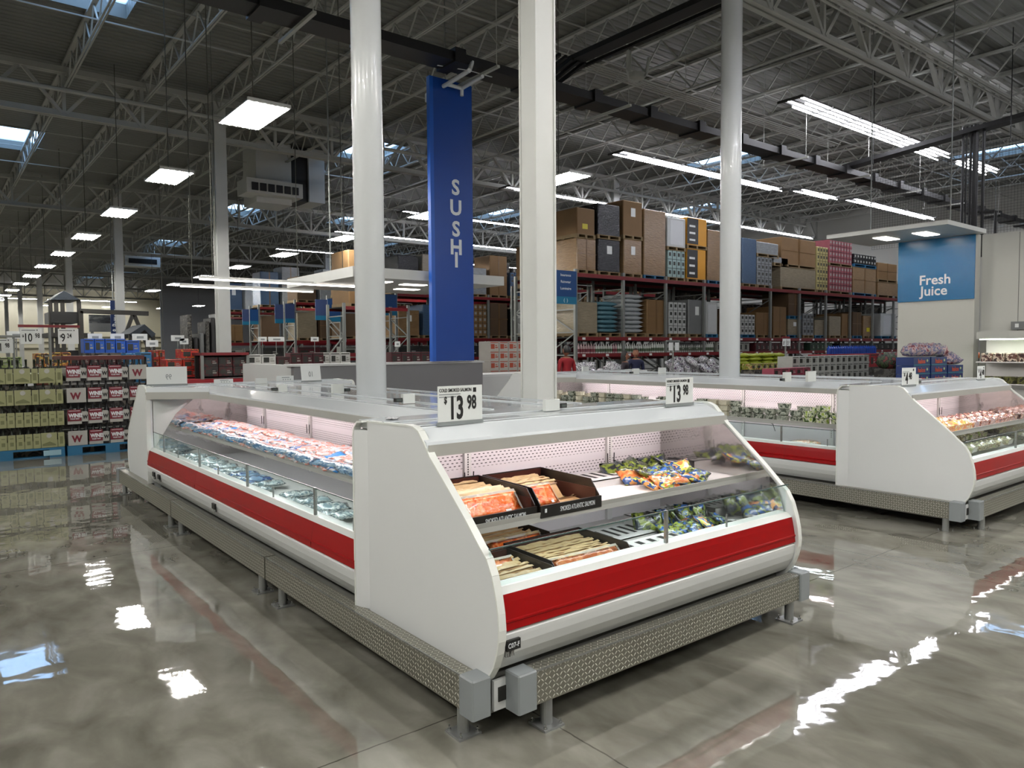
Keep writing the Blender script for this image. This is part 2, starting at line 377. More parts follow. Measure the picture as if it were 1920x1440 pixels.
# deck with openings: build strips
def deck():
    mb = MB(); xs = sorted({X0, X1} | {x-SW/2 for x, y in SKY} | {x+SW/2 for x, y in SKY}); ys = sorted({Y0, Y1} | {y-SD/2 for x, y in SKY} | {y+SD/2 for x, y in SKY})
    for i in range(len(xs)-1):
        for j in range(len(ys)-1):
            cx, cyy = (xs[i]+xs[i+1])/2, (ys[j]+ys[j+1])/2
            if any(abs(cx-x) < SW/2 and abs(cyy-y) < SD/2 for x, y in SKY): continue
            mb.add([(xs[i],ys[j],ZC),(xs[i],ys[j+1],ZC),(xs[i+1],ys[j+1],ZC),(xs[i+1],ys[j],ZC)], [(0,1,2,3)])
    for x, y in SKY:
        a, b_, c, d = x-SW/2, x+SW/2, y-SD/2, y+SD/2
        mb.box(a-.04, a, c, d, ZC-.02, ZC+.3); mb.box(b_, b_+.04, c, d, ZC-.02, ZC+.3)
        mb.box(a, b_, c-.04, c, ZC-.02, ZC+.3); mb.box(a, b_, d, d+.04, ZC-.02, ZC+.3)
    return mb
struct('ceiling', deck(), DECK)
SKYG, g_, b_ = newmat('skylight_lens'); b_.inputs['Base Color'].default_value = (.85,.93,1,1); b_.inputs['Roughness'].default_value = .5
N, L = g_.N, g_.L; _tr = N.new('ShaderNodeBsdfTranslucent'); _tr.inputs[0].default_value = (.86,.94,1,1); _tp = N.new('ShaderNodeBsdfTransparent')
_mx = N.new('ShaderNodeMixShader'); _mx.inputs[0].default_value = .5; L.new(_tp.outputs[0], _mx.inputs[1]); L.new(_tr.outputs[0], _mx.inputs[2]); L.new(_mx.outputs[0], N['Material Output'].inputs[0])
for i, (x, y) in enumerate(SKY):
    mb = MB().add([(x-SW/2, y-SD/2, ZC+.26), (x+SW/2, y-SD/2, ZC+.26), (x+SW/2, y+SD/2, ZC+.26), (x-SW/2, y+SD/2, ZC+.26)], [(0,1,2,3)])
    struct(f'window_{i+1}', mb, SKYG)
def wallbox(n, x0, x1, y0, y1, m): return struct(n, MB().box(x0, x1, y0, y1, 0, ZC), m)
wallbox('wall_left', X0-.2, X0, Y0, Y1, WALLW); wallbox('wall_right', X1, X1+.2, Y0, Y1, WALLW)
wallbox('wall_back', X0, X1, Y1, Y1+.2, WALLC); wallbox('wall_front', X0, X1, Y0-.2, Y0, WALLW)
mb = MB()
for z in (1.9, 2.55, 3.1): mb.box(X0, 26, Y1-.12, Y1-.02, z, z+.14)
struct('trim_1', mb, mat('dark_wall_rail', '#5c5844', .5))

# ------------------------------------------------------------------ roof steel
BAY = 12.95; GY = [6.95+BAY*k for k in range(7)]
def girder_mesh(x0, x1):
    mb = MB(); zb, zt = 7.0, 8.02
    for s in (-1, 1):
        mb.box(x0, x1, *((-.11, -.015) if s < 0 else (.015, .11)), zb, zb+.02); mb.box(x0, x1, s*.022-.008, s*.022+.008, zb, zb+.15)
        mb.box(x0, x1, s*.06-.05, s*.06+.05, zt-.03, zt+.1)
    n = int((x1-x0)/1.65)
    for i in range(n+1):
        x = x0+i*1.65
        mb.bar((x, 0, zb+.08), (x, 0, zt+.02), .075, .075)
        if i < n:
            mb.bar((x+.04, 0, zb+.08), (x+.82, 0, zt+.03), .095, .07); mb.bar((x+1.61, 0, zb+.08), (x+.83, 0, zt+.03), .095, .07)
    return mb.mesh('roof_girder', TRUSS)
gm = girder_mesh(0, 1.65*27)
for y in GY:
    o = link('roof_girder', gm); o.location = (X0+.15, y, 0); o['kind'] = 'structure'
def joist_mesh(Lb):
    mb = MB(); zb, zt = 7.66, 8.22
    mb.box(-.045, -.01, .1, Lb-.1, zb, zb+.035); mb.box(.01, .045, .1, Lb-.1, zb, zb+.035)
    mb.box(-.05, .05, 0, Lb, zt, zt+.06)
    n = 14; p = Lb/n
    for i in range(n):
        a, c, d = i*p, (i+.5)*p, (i+1)*p
        mb.bar((0, a+.1 if i == 0 else a, zt), (0, c, zb+.03), .028, .028); mb.bar((0, c, zb+.03), (0, d, zt), .028, .028)
    for i in range(60): mb.box(.05, .075, (i+.1)*Lb/60, (i+.6)*Lb/60, zt+.062, zt+.078, 1)
    return mb.mesh('roof_joist', [TRUSS, DARK])
jm = joist_mesh(BAY)
for k, y in enumerate([6.95-BAY] + GY[:-1]):
    for i in range(27):
        x = -8.8+1.65*i
        if k >= 4 and i % 2: continue
        o = link('roof_joist', jm); o.location = (x, y, 0); o['kind'] = 'structure'
mb = MB()
for k in range(6):                                             # bridging rods across the joists
    for y in (4.0, 11.3, 15.6, 24.2, 28.6, 37, 41.5):
        pass
for y in (3.4, 11.2, 15.5, 24.2, 28.5, 37.1, 41.4, 50, 63): mb.box(X0, X1, y-.015, y+.015, 7.665, 7.69); mb.box(X0, X1, y-.015, y+.015, 8.19, 8.21)
struct('trim_2', mb, TRUSS)
# columns under the girders
cm = MB(); cm.box(-.15, .15, -.15, -.13, 0, 8.0).box(-.15, .15, .13, .15, 0, 8.0).box(-.012, .012, -.13, .13, 0, 8.0).box(-.2, .2, -.2, .2, 0, .03)
cmesh = cm.mesh('steel_column', COLG)
for j, (x, y) in enumerate([(6.15, 19.9)] + [(6.15, 19.9+BAY*k) for k in range(1, 6)] + [(20.9, 19.9), (20.9, 32.85), (35, 6.95), (20.9, 45.8)]):
    o = link('steel_column', cmesh); o.location = (x, y, 0); o['kind'] = 'structure'

# three columns standing in the cold case islands
def round_column(x, y, r, label):
    o = MB().lathe([(r,0),(r,8.2)], (0,0,0), 40).build('round_column', COLW, smooth=True); o.location = (x, y, 0)
    for p in o.data.polygons:
        if len(p.vertices) > 4: p.use_smooth = False
    o['kind'] = 'structure'; o['label'] = label; return o
round_column(2.86, 5.45, .122, 'thick glossy white round column rising through the near cold case island')
round_column(8.02, 5.62, .128, 'glossy white round column rising through the right-hand cold case island')
mb = MB().box(-.085, .085, -.085, .085, 0, 8.2)
for sx in (-1, 1):
    for sy in (-1, 1): mb.box(sx*.085-.008, sx*.085+.008, sy*.085-.008, sy*.085+.008, 0, 8.2)
o = struct('square_column', mb, COLG); o.location = (3.47, 4.05, 0)

# ------------------------------------------------------------------ luminaires
def pendant_mesh():
    b1 = MB()
    for i in range(6):
        x = -.24+i*.096; b1.prism([(x-.046,.0),(x-.02,.028),(x+.02,.028),(x+.046,.0),(x+.046,.012),(x+.022,.04),(x-.022,.04),(x-.046,.012)], -.61, .61, 'y')
    b1.box(-.29, .29, -.63, -.60, .0, .045).box(-.29, .29, .60, .63, .0, .045).box(-.07, .07, -.3, .3, .04, .09)
    b2 = MB()
    for i in range(6): b2.tube((-.24+i*.096, -.58, .0), (-.24+i*.096, .58, .0), .0105, 6)
    return b1.mesh('reflector', FIXT), b2.mesh('lamp_tube', TUBE)
pr, pt = pendant_mesh()
cord = MB().tube((0,0,.09), (0,0,3.44), .008, 5).mesh('hanging_cord', CABLE)
def pendant(x, y, z, label, group):
    t = empty('pendant_light', (x, y, z), label, 'light', group)
    link('reflector', pr, t); link('lamp_tubes', pt, t); link('hanging_cord', cord, t); return t
for k in range(0, 15):
    y = 10.35+4.55*k
    if k >= 0: lb = f'six-tube hanging light, {ORD[k]} from the camera in the row left of the round column'
    else: lb = 'six-tube hanging light over the aisle in front of the cases'
    if k >= 0: pendant(3.68, y, 4.85, lb, 'hanging tube lights over the left aisle')
for k in range(8):
    pendant(9.7, 10.7+4.65*k, 4.85, f'six-tube hanging light, {ORD[k]} from the camera in the row behind the square column', 'hanging tube lights over the middle aisle')
for k in range(10):
    pendant(-2.4, 1.5+6.5*k, 4.85, f'six-tube hanging light, {ORD[k]} along the far left aisle', 'hanging tube lights over the far left aisle')
for k, (x, y) in enumerate(((0.5, 0.2), (0.5, -3.6), (4.2, 0.4), (4.2, -3.0), (8.2, 0.2), (8.2, -3.4), (12.0, -.6), (-3.2, 4.6), (-3.2, 8.8), (-3.2, -1))):  # added out of view to light the near case fronts
    pendant(x, y, 4.85, f'added six-tube hanging light over the front aisle, {ORD[k]} of those beside and behind the viewpoint', 'added hanging lights over the front aisle')
for k in range(7):
    strip_y = 0
    pendant(-6+5.2*k, 86, 6.2, f'six-tube hanging light before the far cream wall, {ORD[k]} from the left', 'hanging lights along the far wall')
for k in range(5):
    pendant(15.6, 24+8*k, 4.85, f'six-tube hanging light, {ORD[k]} over the racks in the middle distance', 'hanging lights over the distant racks')
def strip_light(x0, x1, y, z, rows, label, group='long tube strip lights under the roof'):
    t = empty('strip_light', (0,0,0), label, 'light', group)
    mb = MB(); tb = MB(); n = max(1, round((x1-x0)/1.22)); p = (x1-x0)/n
    for rr in range(rows):
        yy = y+(rr-(rows-1)/2)*.15
        mb.box(x0, x1, yy-.035, yy+.035, z+.02, z+.05)
        for i in range(n):
            o = (rr % 2)*p*.35
            a, c = x0+i*p+.03+o, x0+(i+1)*p-.03+o
            tb.tube((a, yy, z), (min(c, x1+p*.35), yy, z), .0145, 6)
    for i in range(n+1): mb.box(x0+i*p-.02, x0+i*p+.02, y-.3, y+.3, z-.012, z+.04)
    mb.build('housing', STRIPH, t); tb.build('lamp_tubes', STRIP, t)
    for i in range(0, n+1, 2): MB().tube((x0+i*p, y, z+.05), (x0+i*p, y, 8.3), .006, 4).build('hanger_wire', TRUSS, t)
    return t
strip_light(14.75, 22.4, 8.85, 6.9, 4, 'nearest long strip light with four rows of tubes, upper right')
strip_light(23.3, 25.6, 8.7, 6.9, 4, 'short strip light beyond the end of the nearest long one')
strip_light(14.9, 22.6, 14.1, 6.9, 3, 'long strip light passing behind the right round column')
strip_light(23.3, 25.6, 13.7, 6.9, 3, 'short strip light in the second line, above the pallet racks')
strip_light(26.3, 33.0, 13.4, 6.9, 3, 'far long strip light in the second line, above the racks')
strip_light(15.1, 34.0, 19.3, 6.9, 2, 'thin long strip light just over the tops of the rack loads')
strip_light(14.5, 34.0, 25.0, 6.9, 2, 'distant strip light behind the blue hanging sign')
strip_light(14.5, 34.0, 31.0, 6.9, 2, 'distant strip light, second one back behind the blue hanging sign')
strip_light(14.5, 34.0, 38.0, 6.9, 1, 'most distant strip light over the middle racks')
strip_light(14.0, 22.0, 2.6, 6.9, 4, 'long strip light above the right of the view')
strip_light(27.0, 33.0, 4.0, 6.9, 4, 'long strip light beside the right wall')
strip_light(4.5, 11.0, .2, 5.6, 3, 'added strip light over the aisle in front of the cases', 'added strip lights over the front aisle')  # unseen strip added to brighten the foreground

for k in range(3): strip_light(-8+9*k, -8+9*k+8, 89.4, 7.0, 4, f'added strip light washing the far cream wall, {ORD[k]} from the left', 'added strip lights along the far cream wall')  # extra tube rows added to brighten the far wall
# slim linear lamps over the counter
for i, (x0, x1, y) in enumerate(((3.45, 5.85, 13.45), (3.35, 6.05, 11.95))):
    t = empty('linear_pendant_light', (0,0,0), ('slim glowing bar light hanging behind the island, lower one', 'slim glowing bar light hanging behind the island, upper one')[i], 'light', 'slim bar lights over the counter')
    z = (2.70, 2.70)[i]
    MB().box(x0, x1, y-.035, y+.035, z+.02, z+.06).build('housing', FIXT, t); MB().box(x0+.01, x1-.01, y-.03, y+.03, z, z+.02).build('diffuser', DOWN, t)
    w = MB(); w.tube((x0+.2,y,z+.06), (x0+.2,y,8.3), .008, 5); w.tube((x1-.3,y,z+.06), (x1-.3,y,8.3), .008, 5); w.build('hanging_cord', CABLE, t)

# ------------------------------------------------------------------ things under the roof
t = empty('cable_busway', (0,0,0), 'thick black busway hanging under the roof, crossing above the blue sign', 'duct')
mb = MB().box(-8.9, 33, 9.55, 9.99, 6.03, 6.17)
for i in range(28): mb.box(-8.5+1.5*i, -8.3+1.5*i, 9.5, 10.04, 6.0, 6.22)
mb.build('trough', BLK, t)
mb = MB()
mb.box(-.025, .025, 9.2, 10.4, 5.95, 5.99); mb.tube((0, 9.25, 5.99), (0, 9.25, 8.3), .007, 4); mb.tube((0, 10.35, 5.99), (0, 10.35, 8.3), .007, 4)
hm_ = mb.mesh('hanger', TRUSS)
for i in range(14): link('hanger', hm_, t, Matrix.Translation((-7.9+3.0*i, 0, 0)))
t = empty('cable_tray', (0,0,0), 'black cable tray running off the busway towards the upper right', 'duct')
mb = MB().box(8.5, 8.75, 4, 9.55, 6.35, 6.43).box(8.95, 9.03, 4, 9.55, 6.5, 6.58).box(9.15, 9.2, 4, 9.55, 6.5, 6.55)
for i in range(5): mb.bar((8.2+.14*i, 9.0, 6.35), (8.3+.14*i, 10.0, 6.2), .05, .05)
mb.build('tray', BLK, t)
t = empty('white_pipe_bracket', (0,0,0), 'white pipe frame bolted under the busway in front of the blue sign', 'pipe')
p = [onz(800,178,5.9), onz(838,158,5.9), onz(880,132,5.9), onz(888,108,6.2)]
mb = MB().path(p, .035, 8).path([onz(838,158,5.9), onz(866,166,5.9), onz(905,143,5.9)], .03, 8).path([onz(820,120,6.05), onz(880,130,6.05), onz(922,142,6.05)], .03, 6)
mb.path([p[0], p[0]-Vector((0,0,.12))], .03, 8).path([onz(866,166,5.9), onz(866,166,5.9)-Vector((0,0,.12))], .03, 8)
mb.build('pipe', COLW, t)
# rooftop unit drop with diffuser
t = empty('air_handling_duct', (0,0,0), 'boxy air duct with black gap and slotted grille behind the left column', 'duct')
c = ony(530, 325, 23.5)
mb = MB().box(c.x-.9, c.x+.25, 23.4, 24.6, 6.3, 8.25).box(c.x+.85, c.x+1.4, 23.4, 24.6, 6.5, 8.25); mb.build('duct', COLG, t)
MB().box(c.x+.25, c.x+.85, 23.5, 24.5, 6.5, 8.25).build('gap', BLK, t)
q = ony(510, 357, 23.3); f = MB().box(q.x-.9, q.x+.9, 23.0, 23.9, q.z-.2, q.z+.25).build('grille_box', COLG, t)
mb = MB()
for i in range(6): mb.box(q.x-.75+.26*i, q.x-.55+.26*i, 22.97, 23.0, q.z-.12, q.z+.12)
mb.build('slots', BLK, f)
for (u, v, y, lb) in ((268, 490, 50, 'distant boxy grille duct under the roof on the left'), (1190, 140, 12.3, None)):
    if lb:
        q = ony(u, v, y); t = empty('grille_duct', (0,0,0), lb, 'duct'); MB().tube((q.x-.8,y+.6,q.z+.3),(q.x-.8,y+.6,8.3),.03,6).tube((q.x+.8,y+.6,q.z+.3),(q.x+.8,y+.6,8.3),.03,6).build('hanger', TRUSS, t); MB().box(q.x-1, q.x+1, y, y+1.2, q.z-.3, q.z+.3).build('box', COLG, t)
        MB().box(q.x-.8, q.x+.8, y-.03, y, q.z-.15, q.z+.15).build('slots', BLK, t)
q = onz(1192, 155, 7.1); t = empty('conduit_junction', q, 'white junction drum with bent conduits under the roof, right of centre', 'junction box')
MB().lathe([(.0,0),(.16,.01),(.18,.03),(.18,.13),(.0,.14)], (0,0,.05), 20).build('drum', TRUSS, t)
mb = MB()
for i in range(3): mb.path([(-.25+i*.05,0,.6), (-.25+i*.05,.02,.2), (-.1+i*.04,.05,.02)], .02, 6)
mb.path([(.4,0,.6), (.33,0,.25), (.1,0,0)], .03, 6); mb.build('conduit', TRUSS, t)
mb = MB()
for i in range(5): mb.tube((8.8, 11.0+i*.09, 7.45), (21, 11.0+i*.09, 7.45), .018, 5)
for i in range(3): mb.tube((8.8, 6.3+i*.1, 7.3), (34, 6.3+i*.1, 7.3), .022, 5)
tag(mb.build('conduit_bundle', TRUSS), 'bundle of parallel white conduits under the roof deck', 'conduit')
tag(MB().tube((-8,19.5,7.5),(34,19.5,7.5),.05,8).tube((-8,6.6,7.55),(34,6.6,7.55),.05,8).build('sprinkler_pipe', TRUSS), 'long white sprinkler pipes running beside the roof girders', 'pipe')
for (u0, v0, u1, v1, y, lb) in ((347,90,355,480,16,'thin drop cable hanging beside the nearest left column'), (393,40,403,480,15.4,'second thin drop cable hanging near the left column'), (300,450,306,650,22,'thin rope hanging in the left distance')):
    a, b2 = ony(u0,v0,y), ony(u1,v1,y); a.z = 8.3; m_ = (a+b2)/2+Vector((.02,0,0))
    tag(MB().path([a, m_, b2], .005, 5).build('drop_cable', CABLE), lb, 'cable')
# black netting and vertical pipes by the right wall
t = empty('ceiling_netting', (0,0,0), 'black square-mesh netting hung above the juice wall', 'netting')
mb = MB(); z0, z1, x = 3.95, 6.0, 18.2
for i in range(96): yy = 3.0+i*.06; mb.box(x-.0018, x+.0018, yy-.0018, yy+.0018, z0, z1)
for i in range(36): zz = z0+i*.06; mb.box(x-.0018, x+.0018, 3.0, 8.7, zz-.0018, zz+.0018)
for yy in (3.0, 5.8, 8.7): mb.tube((x, yy, z1), (x, yy, 8.3), .01, 5)
mb.build('mesh', BLK, t); kindn = t
t = empty('black_riser_pipes', (0,0,0), 'cluster of vertical black pipes behind the blue juice sign', 'pipe')
mb = MB()
for u, w in ((1803,.03),(1809,.02),(1817,.03),(1826,.06),(1841,.035),(1866,.03)):
    p = onx(u, 430, 18.8); mb.tube((18.8, p.y, 3.6), (18.8, p.y, 6.6 if u < 1850 else 4.6), w, 8)
p = onx(1866, 395, 18.8); q = onx(1838, 400, 18.8); mb.tube((18.8, p.y, 4.6), (18.8, q.y, 4.6), .035, 8)
mb.bar((18.8, 4.9, 6.62), (18.8, 9.7, 6.22), .35, .1); mb.build('pipe', BLK, t)
# ------------------------------------------------------------------ cold cases
def Tloc(x, y, deg, z=0): return Matrix.Translation((x, y, z)) @ Matrix.Rotation(math.radians(deg), 4, 'Z')
PROF = [(1.09,1.236),(.79,1.242),(.695,1.246),(.64,1.243),(.595,1.226),(.555,1.185),(.50,1.12),(.38,1.02),(.225,.886),(.125,.79),(.08,.752),(.045,.69),(.02,.61),(.006,.545),(0,.48),(.003,.435),(.016,.38),(.04,.32),(.08,.262),(.12,.225)]
UTUBE = mat('added_under_shelf_tube', '#ffffff', .5, var=0, emit=CASE*.45, ecol='#f4fbff')  # glow for the added lamp below the shelves
MIRR = mat('polished_stainless_liner', '#e8e5e3', .07, metal=.95, var=.02, bump=.25, bscale=3)
def section(T, L, label, mid=1.1, ups=None, group='open refrigerated cases', light=True, joints=(), glass_posts=None, dz=0):
    t = empty('refrigerated_case', (0,0,0), label, 'refrigerated case', group, mw=T)
    MB().prism([(.02,.43),(.022,.40),(.032,.36),(.055,.32),(.078,.288),(.14,.288),(.14,.455),(.03,.455),(.02,.445)], 0, L).build('lower_panel', LOWER, t)
    b = MB().prism([(.042,.605),(.034,.573),(.022,.506),(.017,.503),(.017,.495),(.021,.492),(.018,.462),(.06,.452),(.07,.605)], 0, L)
    bo = b.build('bumper_band', RED, t)
    if joints:
        j = MB()
        for x in joints: j.prism([(.0414,.604),(.0334,.573),(.0214,.506),(.0164,.5),(.0174,.462),(.03,.462),(.05,.604)], x-.001, x+.001)
        j.build('joint', mat('dark_red_joint', '#5a0508', .5), bo)
    MB().prism([(.042,.605),(.07,.628),(.13,.632),(.13,.60),(.07,.60)], 0, L).build('sill', WHITE, t)
    MB().prism([(.085,.288),(.14,.288),(.14,.24),(.10,.10),(1.05,.10),(1.05,.46),(.3,.46),(.13,.455)], 0.0, L).build('base', KICK, t)
    g = MB().box(.01, L-.01, .078, .084, .63, .79).build('glass_front', GLASS, t)
    MB().box(.01, L-.01, .0765, .0855, .786, .791).build('edge', GEDGE, g)
    gp = MB(); n = max(1, round(L/1.15)); gps = glass_posts or [L*i/n for i in range(1, n)]
    for x in gps: gp.box(x-.008, x+.008, .074, .090, .628, .792)
    for x in [a+.5 for a in gps]: 
        if x < L: gp.box(x-.002, x+.002, .076, .086, .63, .70)
    gp.build('glass_clip', STEEL, t)
    tr = MB().prism([(.13,.632),(.135,.50),(1.02,.50),(1.02,.47),(.12,.47),(.12,.632)], 0, L); tr.build('tub', INNER, t)
    MB().box(0, L, 1.02, 1.05, .50, 1.18).build('back_wall', PERF, t)
    sh = MB().box(0, L, .355, 1.02, .786, .800); so = sh.build('shelf', SHELF, t)
    MB().tube((.04,.40,.776), (L-.04,.40,.776), .006, 6).build('added_under_shelf_lamp', UTUBE, t)  # added lamp that brightens the tub under the shelf
    MB().prism([(.345,.776),(.355,.776),(.355,.800),(.35,.822),(.343,.822),(.347,.80)], 0, L).build('price_rail', SHELFE, so)
    ups = ups if ups is not None else [(.5+i)*L/round(L/1.22) for i in range(round(L/1.22))]
    for x in ups:
        u = MB(); u.box(x-.022, x+.022, 1.0, 1.02, .50, 1.12, 0)
        for i in range(22):
            z = .83+i*.0135
            u.box(x-.003, x+.003, .998, 1.0, z, z+.008, 1)
        for z in (.60,.62,.64,.66): u.box(x-.003, x+.003, .998, 1.0, z, z+.01, 1)
        for s in (-1, 1): u.box(x+s*.017-.004, x+s*.017+.004, .994, 1.0, 1.095, 1.115, 1); u.tube((x+s*.03,.99,.93), (x+s*.026,.99,.85), .0035, 5, mi=1)
        u.build('shelf_upright', [INNER, BLACK], t)
    MB().prism([(.515,1.117),(.53,1.172),(.534,1.182),(.655,1.232),(.66,1.238),(mid,1.240),(mid,1.20),(.70,1.20),(.56,1.135),(.56,1.117)], 0, L).build('canopy', [TOPW], t)
    MB().box(0, L, .512, .5185, 1.117, 1.170).build('canopy_fascia', FASC, t).matrix_local = Matrix.Translation((0,-.001,0))
    rr = MB().box(0, L, .675, .69, 1.24, 1.246); rr.box(0, L, .92, .94, 1.24, 1.247)
    rr.build('canopy_rib', TOPW, t)
    if light:
        MB().box(.03, L-.03, .60, .66, 1.150, 1.165).build('lamp_housing', WHITE, t); MB().tube((.04,.63,1.143), (L-.04,.63,1.143), .008, 6).build('lamp_tube', CTUBE, t)
    return t
def end_panel(parent, x, side, depth=1.19, flip=1):          # side -1: outer face towards -x of the case
    pr_ = [(min(a, depth), z) for a, z in PROF]
    pr_ = [(depth-.10, 1.238)] + pr_[1:] + [(depth-.10,.225)]
    x += .004*side; e = MB().prism(pr_, x, x+.03).build('end_panel', PANEL, parent)
    xo = x if side < 0 else x+.03; s = side
    # folded rear return
    MB().prism([(xo,depth-.10),(xo+s*.030,depth-.012),(xo+s*.030,depth),(xo-s*.03,depth),(xo-s*.03,depth-.10)], .27, 1.19, 'z').build('folded_edge', PANEL, e)
    m = MB(); pts = [(xo-s*.015, a, z) for a, z in PROF]
    for p, q in zip(pts[:-1], pts[1:]): m.bar(p, q, .036, .008)
    pts = [(xo+s*.012, depth-.1, 1.238), (xo+s*.012, depth-.045, 1.232), (xo+s*.012, depth-.012, 1.205), (xo+s*.015, depth-.002, 1.16), (xo+s*.015, depth-.002, .27)]
    for p, q in zip(pts[:-1], pts[1:]): m.bar(p, q, .040, .010)
    m.build('edge_trim', PTRIM, e)
    sm = MB()
    for yy, zz in ((.86,1.13),(.98,1.02)): sm.lathe([(.006,0),(.004,.003),(0,.003)], (0,0,0), 8)
    return e
BOLT = MB().lathe([(.008,.009),(.008,.017),(.004,.017),(.004,.03),(0,.03)], (0,0,0), 6).mesh('bolt', STEEL)
def rail(T, L, label, cap0=True, cap1=True, group='tread plate bumper rails'):
    t = empty('bumper_rail', (0,0,0), label, 'bumper rail', group, mw=T)
    a, b_ = (.10 if cap0 else 0), (L-.10 if cap1 else L)
    MB().box(a, b_, 0, .07, .125, .27).build('rail', TREAD, t)
    MB().box(a, b_, -.0015, .004, .264, .2715).build('edge_strip', STEEL, t)
    for k, c in ((cap0, 0), (cap1, L-.10)):
        if k: MB().cbox(c, c+.10, -.012, .082, .115, .278, .006).build('end_cap', GREYP, t)
    for x in (.19, L-.14):
        lg = MB().lathe([(.026,0.008),(.026,.13)], (x,.038,0), 16).build('leg', POSTM, t, smooth=False)
        MB().box(x-.055, x+.055, -.017, .093, 0, .009).build('base_plate', POSTM, lg)
        for sx in (-1,1):
            for sy in (-1,1): link('bolt', BOLT, lg, Matrix.Translation((x+sx*.042,.038+sy*.042,0)))
    return t
def code_tag(parent, x, s, z=.413, lab=None):
    p = MB().box(x, x+.07, .006, .02, z-.03, z+.012).build('code_label', BLACK, parent)
    if s: text(s, .028, WTXT, p, (x+.004, .0045, z-.018), bold=.01, sx=.85)
    MB().box(x+.003, x+.045, .016, .03, z-.058, z-.032).build('barcode_label', pack('barcode_print', ['#b9bbb8','#222222'], 300, .5, stretch=(1,1,.05)), p)

def island(x0, y0, W, Lr, dz, who, lit=True, codes=True):
    # x0: outer face of left end panels, y0: front max, W width between panel outer faces, Lr: length of side rows
    yr0 = y0+1.19; yr1 = yr0+Lr; half = W/2
    F = Tloc(x0, y0, 0, dz)
    f = section(F, W, f'{who}: near end case with white end panels', 1.19, ups=[W*.565-.03*0, W*.10, W*.95] if False else [.44*W+.02, .985*W-.0] if False else None)
    end_panel(f, 0, -1); end_panel(f, W-.03, 1)
    for xx in (.0345, W-.0365): MB().prism([(.09,.64),(.14,.79),(.24,.885),(.39,1.018),(.505,1.115),(1.02,1.115),(1.02,.50),(.14,.50)], xx, xx+.002).build('mirror_liner', MIRR, f)
    if codes: code_tag(f, .04, 'C07-F')
    MB().box(.02, .30, .070, .086, .12, .245).build('vent', LOWER, f); MB().box(.04, .26, .066, .072, .155, .215).build('vent_slot', DARK, f)
    B = Tloc(x0+W, yr1+1.09, 180, dz); fb = section(B, W, f'{who}: far end case with white end panels', 1.09)
    end_panel(fb, 0, -1, 1.09); end_panel(fb, W-.03, 1, 1.09)
    Lw = Tloc(x0-.06, yr1, -90, dz); l = section(Lw, Lr, f'{who}: long side row facing left, with red band', half+.06, glass_posts=[Lr-.62-i*1.17 for i in range(4)], joints=[Lr-.55, Lr-2.9])
    Rw = Tloc(x0+W+.06, yr0, 90, dz); r_ = section(Rw, Lr, f'{who}: long side row facing right, mostly hidden', half+.06)
    MB().prism([(.10,.64),(.30,.96),(.52,1.14),(1.02,1.14),(1.02,.50),(.14,.50)], .001, .006).build('mirror_liner', MIRR, l)
    MB().prism([(0,.03),(.40,.52),(0,.52)], 1.19, 1.236, 'z').build('canopy_corner', TOPW, l); MB().prism([(0,.02),(.40,.51),(.40,.52),(0,.03)], 1.118, 1.19, 'z').build('corner_fascia', FASC, l)
    if codes:
        code_tag(l, Lr-2.4, ''); code_tag(l, .25, ''); code_tag(l, .45, '')
    MB().box(0.02, W-.02, 1.05, 1.19, .12, 1.2).build('rear_wall', WHITE, f)
    MB().box(0.02, W-.02, 1.05, 1.09, .12, 1.2).build('rear_wall', WHITE, fb)
    # foot frame
    Ltot = yr1+1.09-y0
    segs = 3; Ls = (Ltot+.14-(.02*2))/segs
    for k in range(segs):
        rail(Tloc(x0-.082, y0+.06+(k+1)*Ls+k*.02, -90, dz), Ls, f'{who}: {["nearest","middle","farthest"][k]} tread plate rail along the left side', cap0=(k == segs-1), cap1=(k == 0))
        rail(Tloc(x0+W+.082, y0+.06+k*(Ls+.02), 90, dz), Ls, f'{who}: {["nearest","middle","farthest"][k]} tread plate rail along the right side', cap0=(k == 0), cap1=(k == segs-1))
    rail(Tloc(x0+.08, y0-.005, 0, dz), W-.0, f'{who}: tread plate rail along the near end')
    rail(Tloc(x0+W-.02, yr1+1.09+.03, 180, dz), W-.0, f'{who}: tread plate rail along the far end')
    return dict(F=F, Lw=Lw, Rw=Rw, B=B, yr0=yr0, yr1=yr1)
I1 = island(1.745, 2.28, 2.215, 4.56, 0, 'near island')
I2 = island(6.895, 2.40, 2.45, 4.56, -.01, 'right-hand island', codes=False)

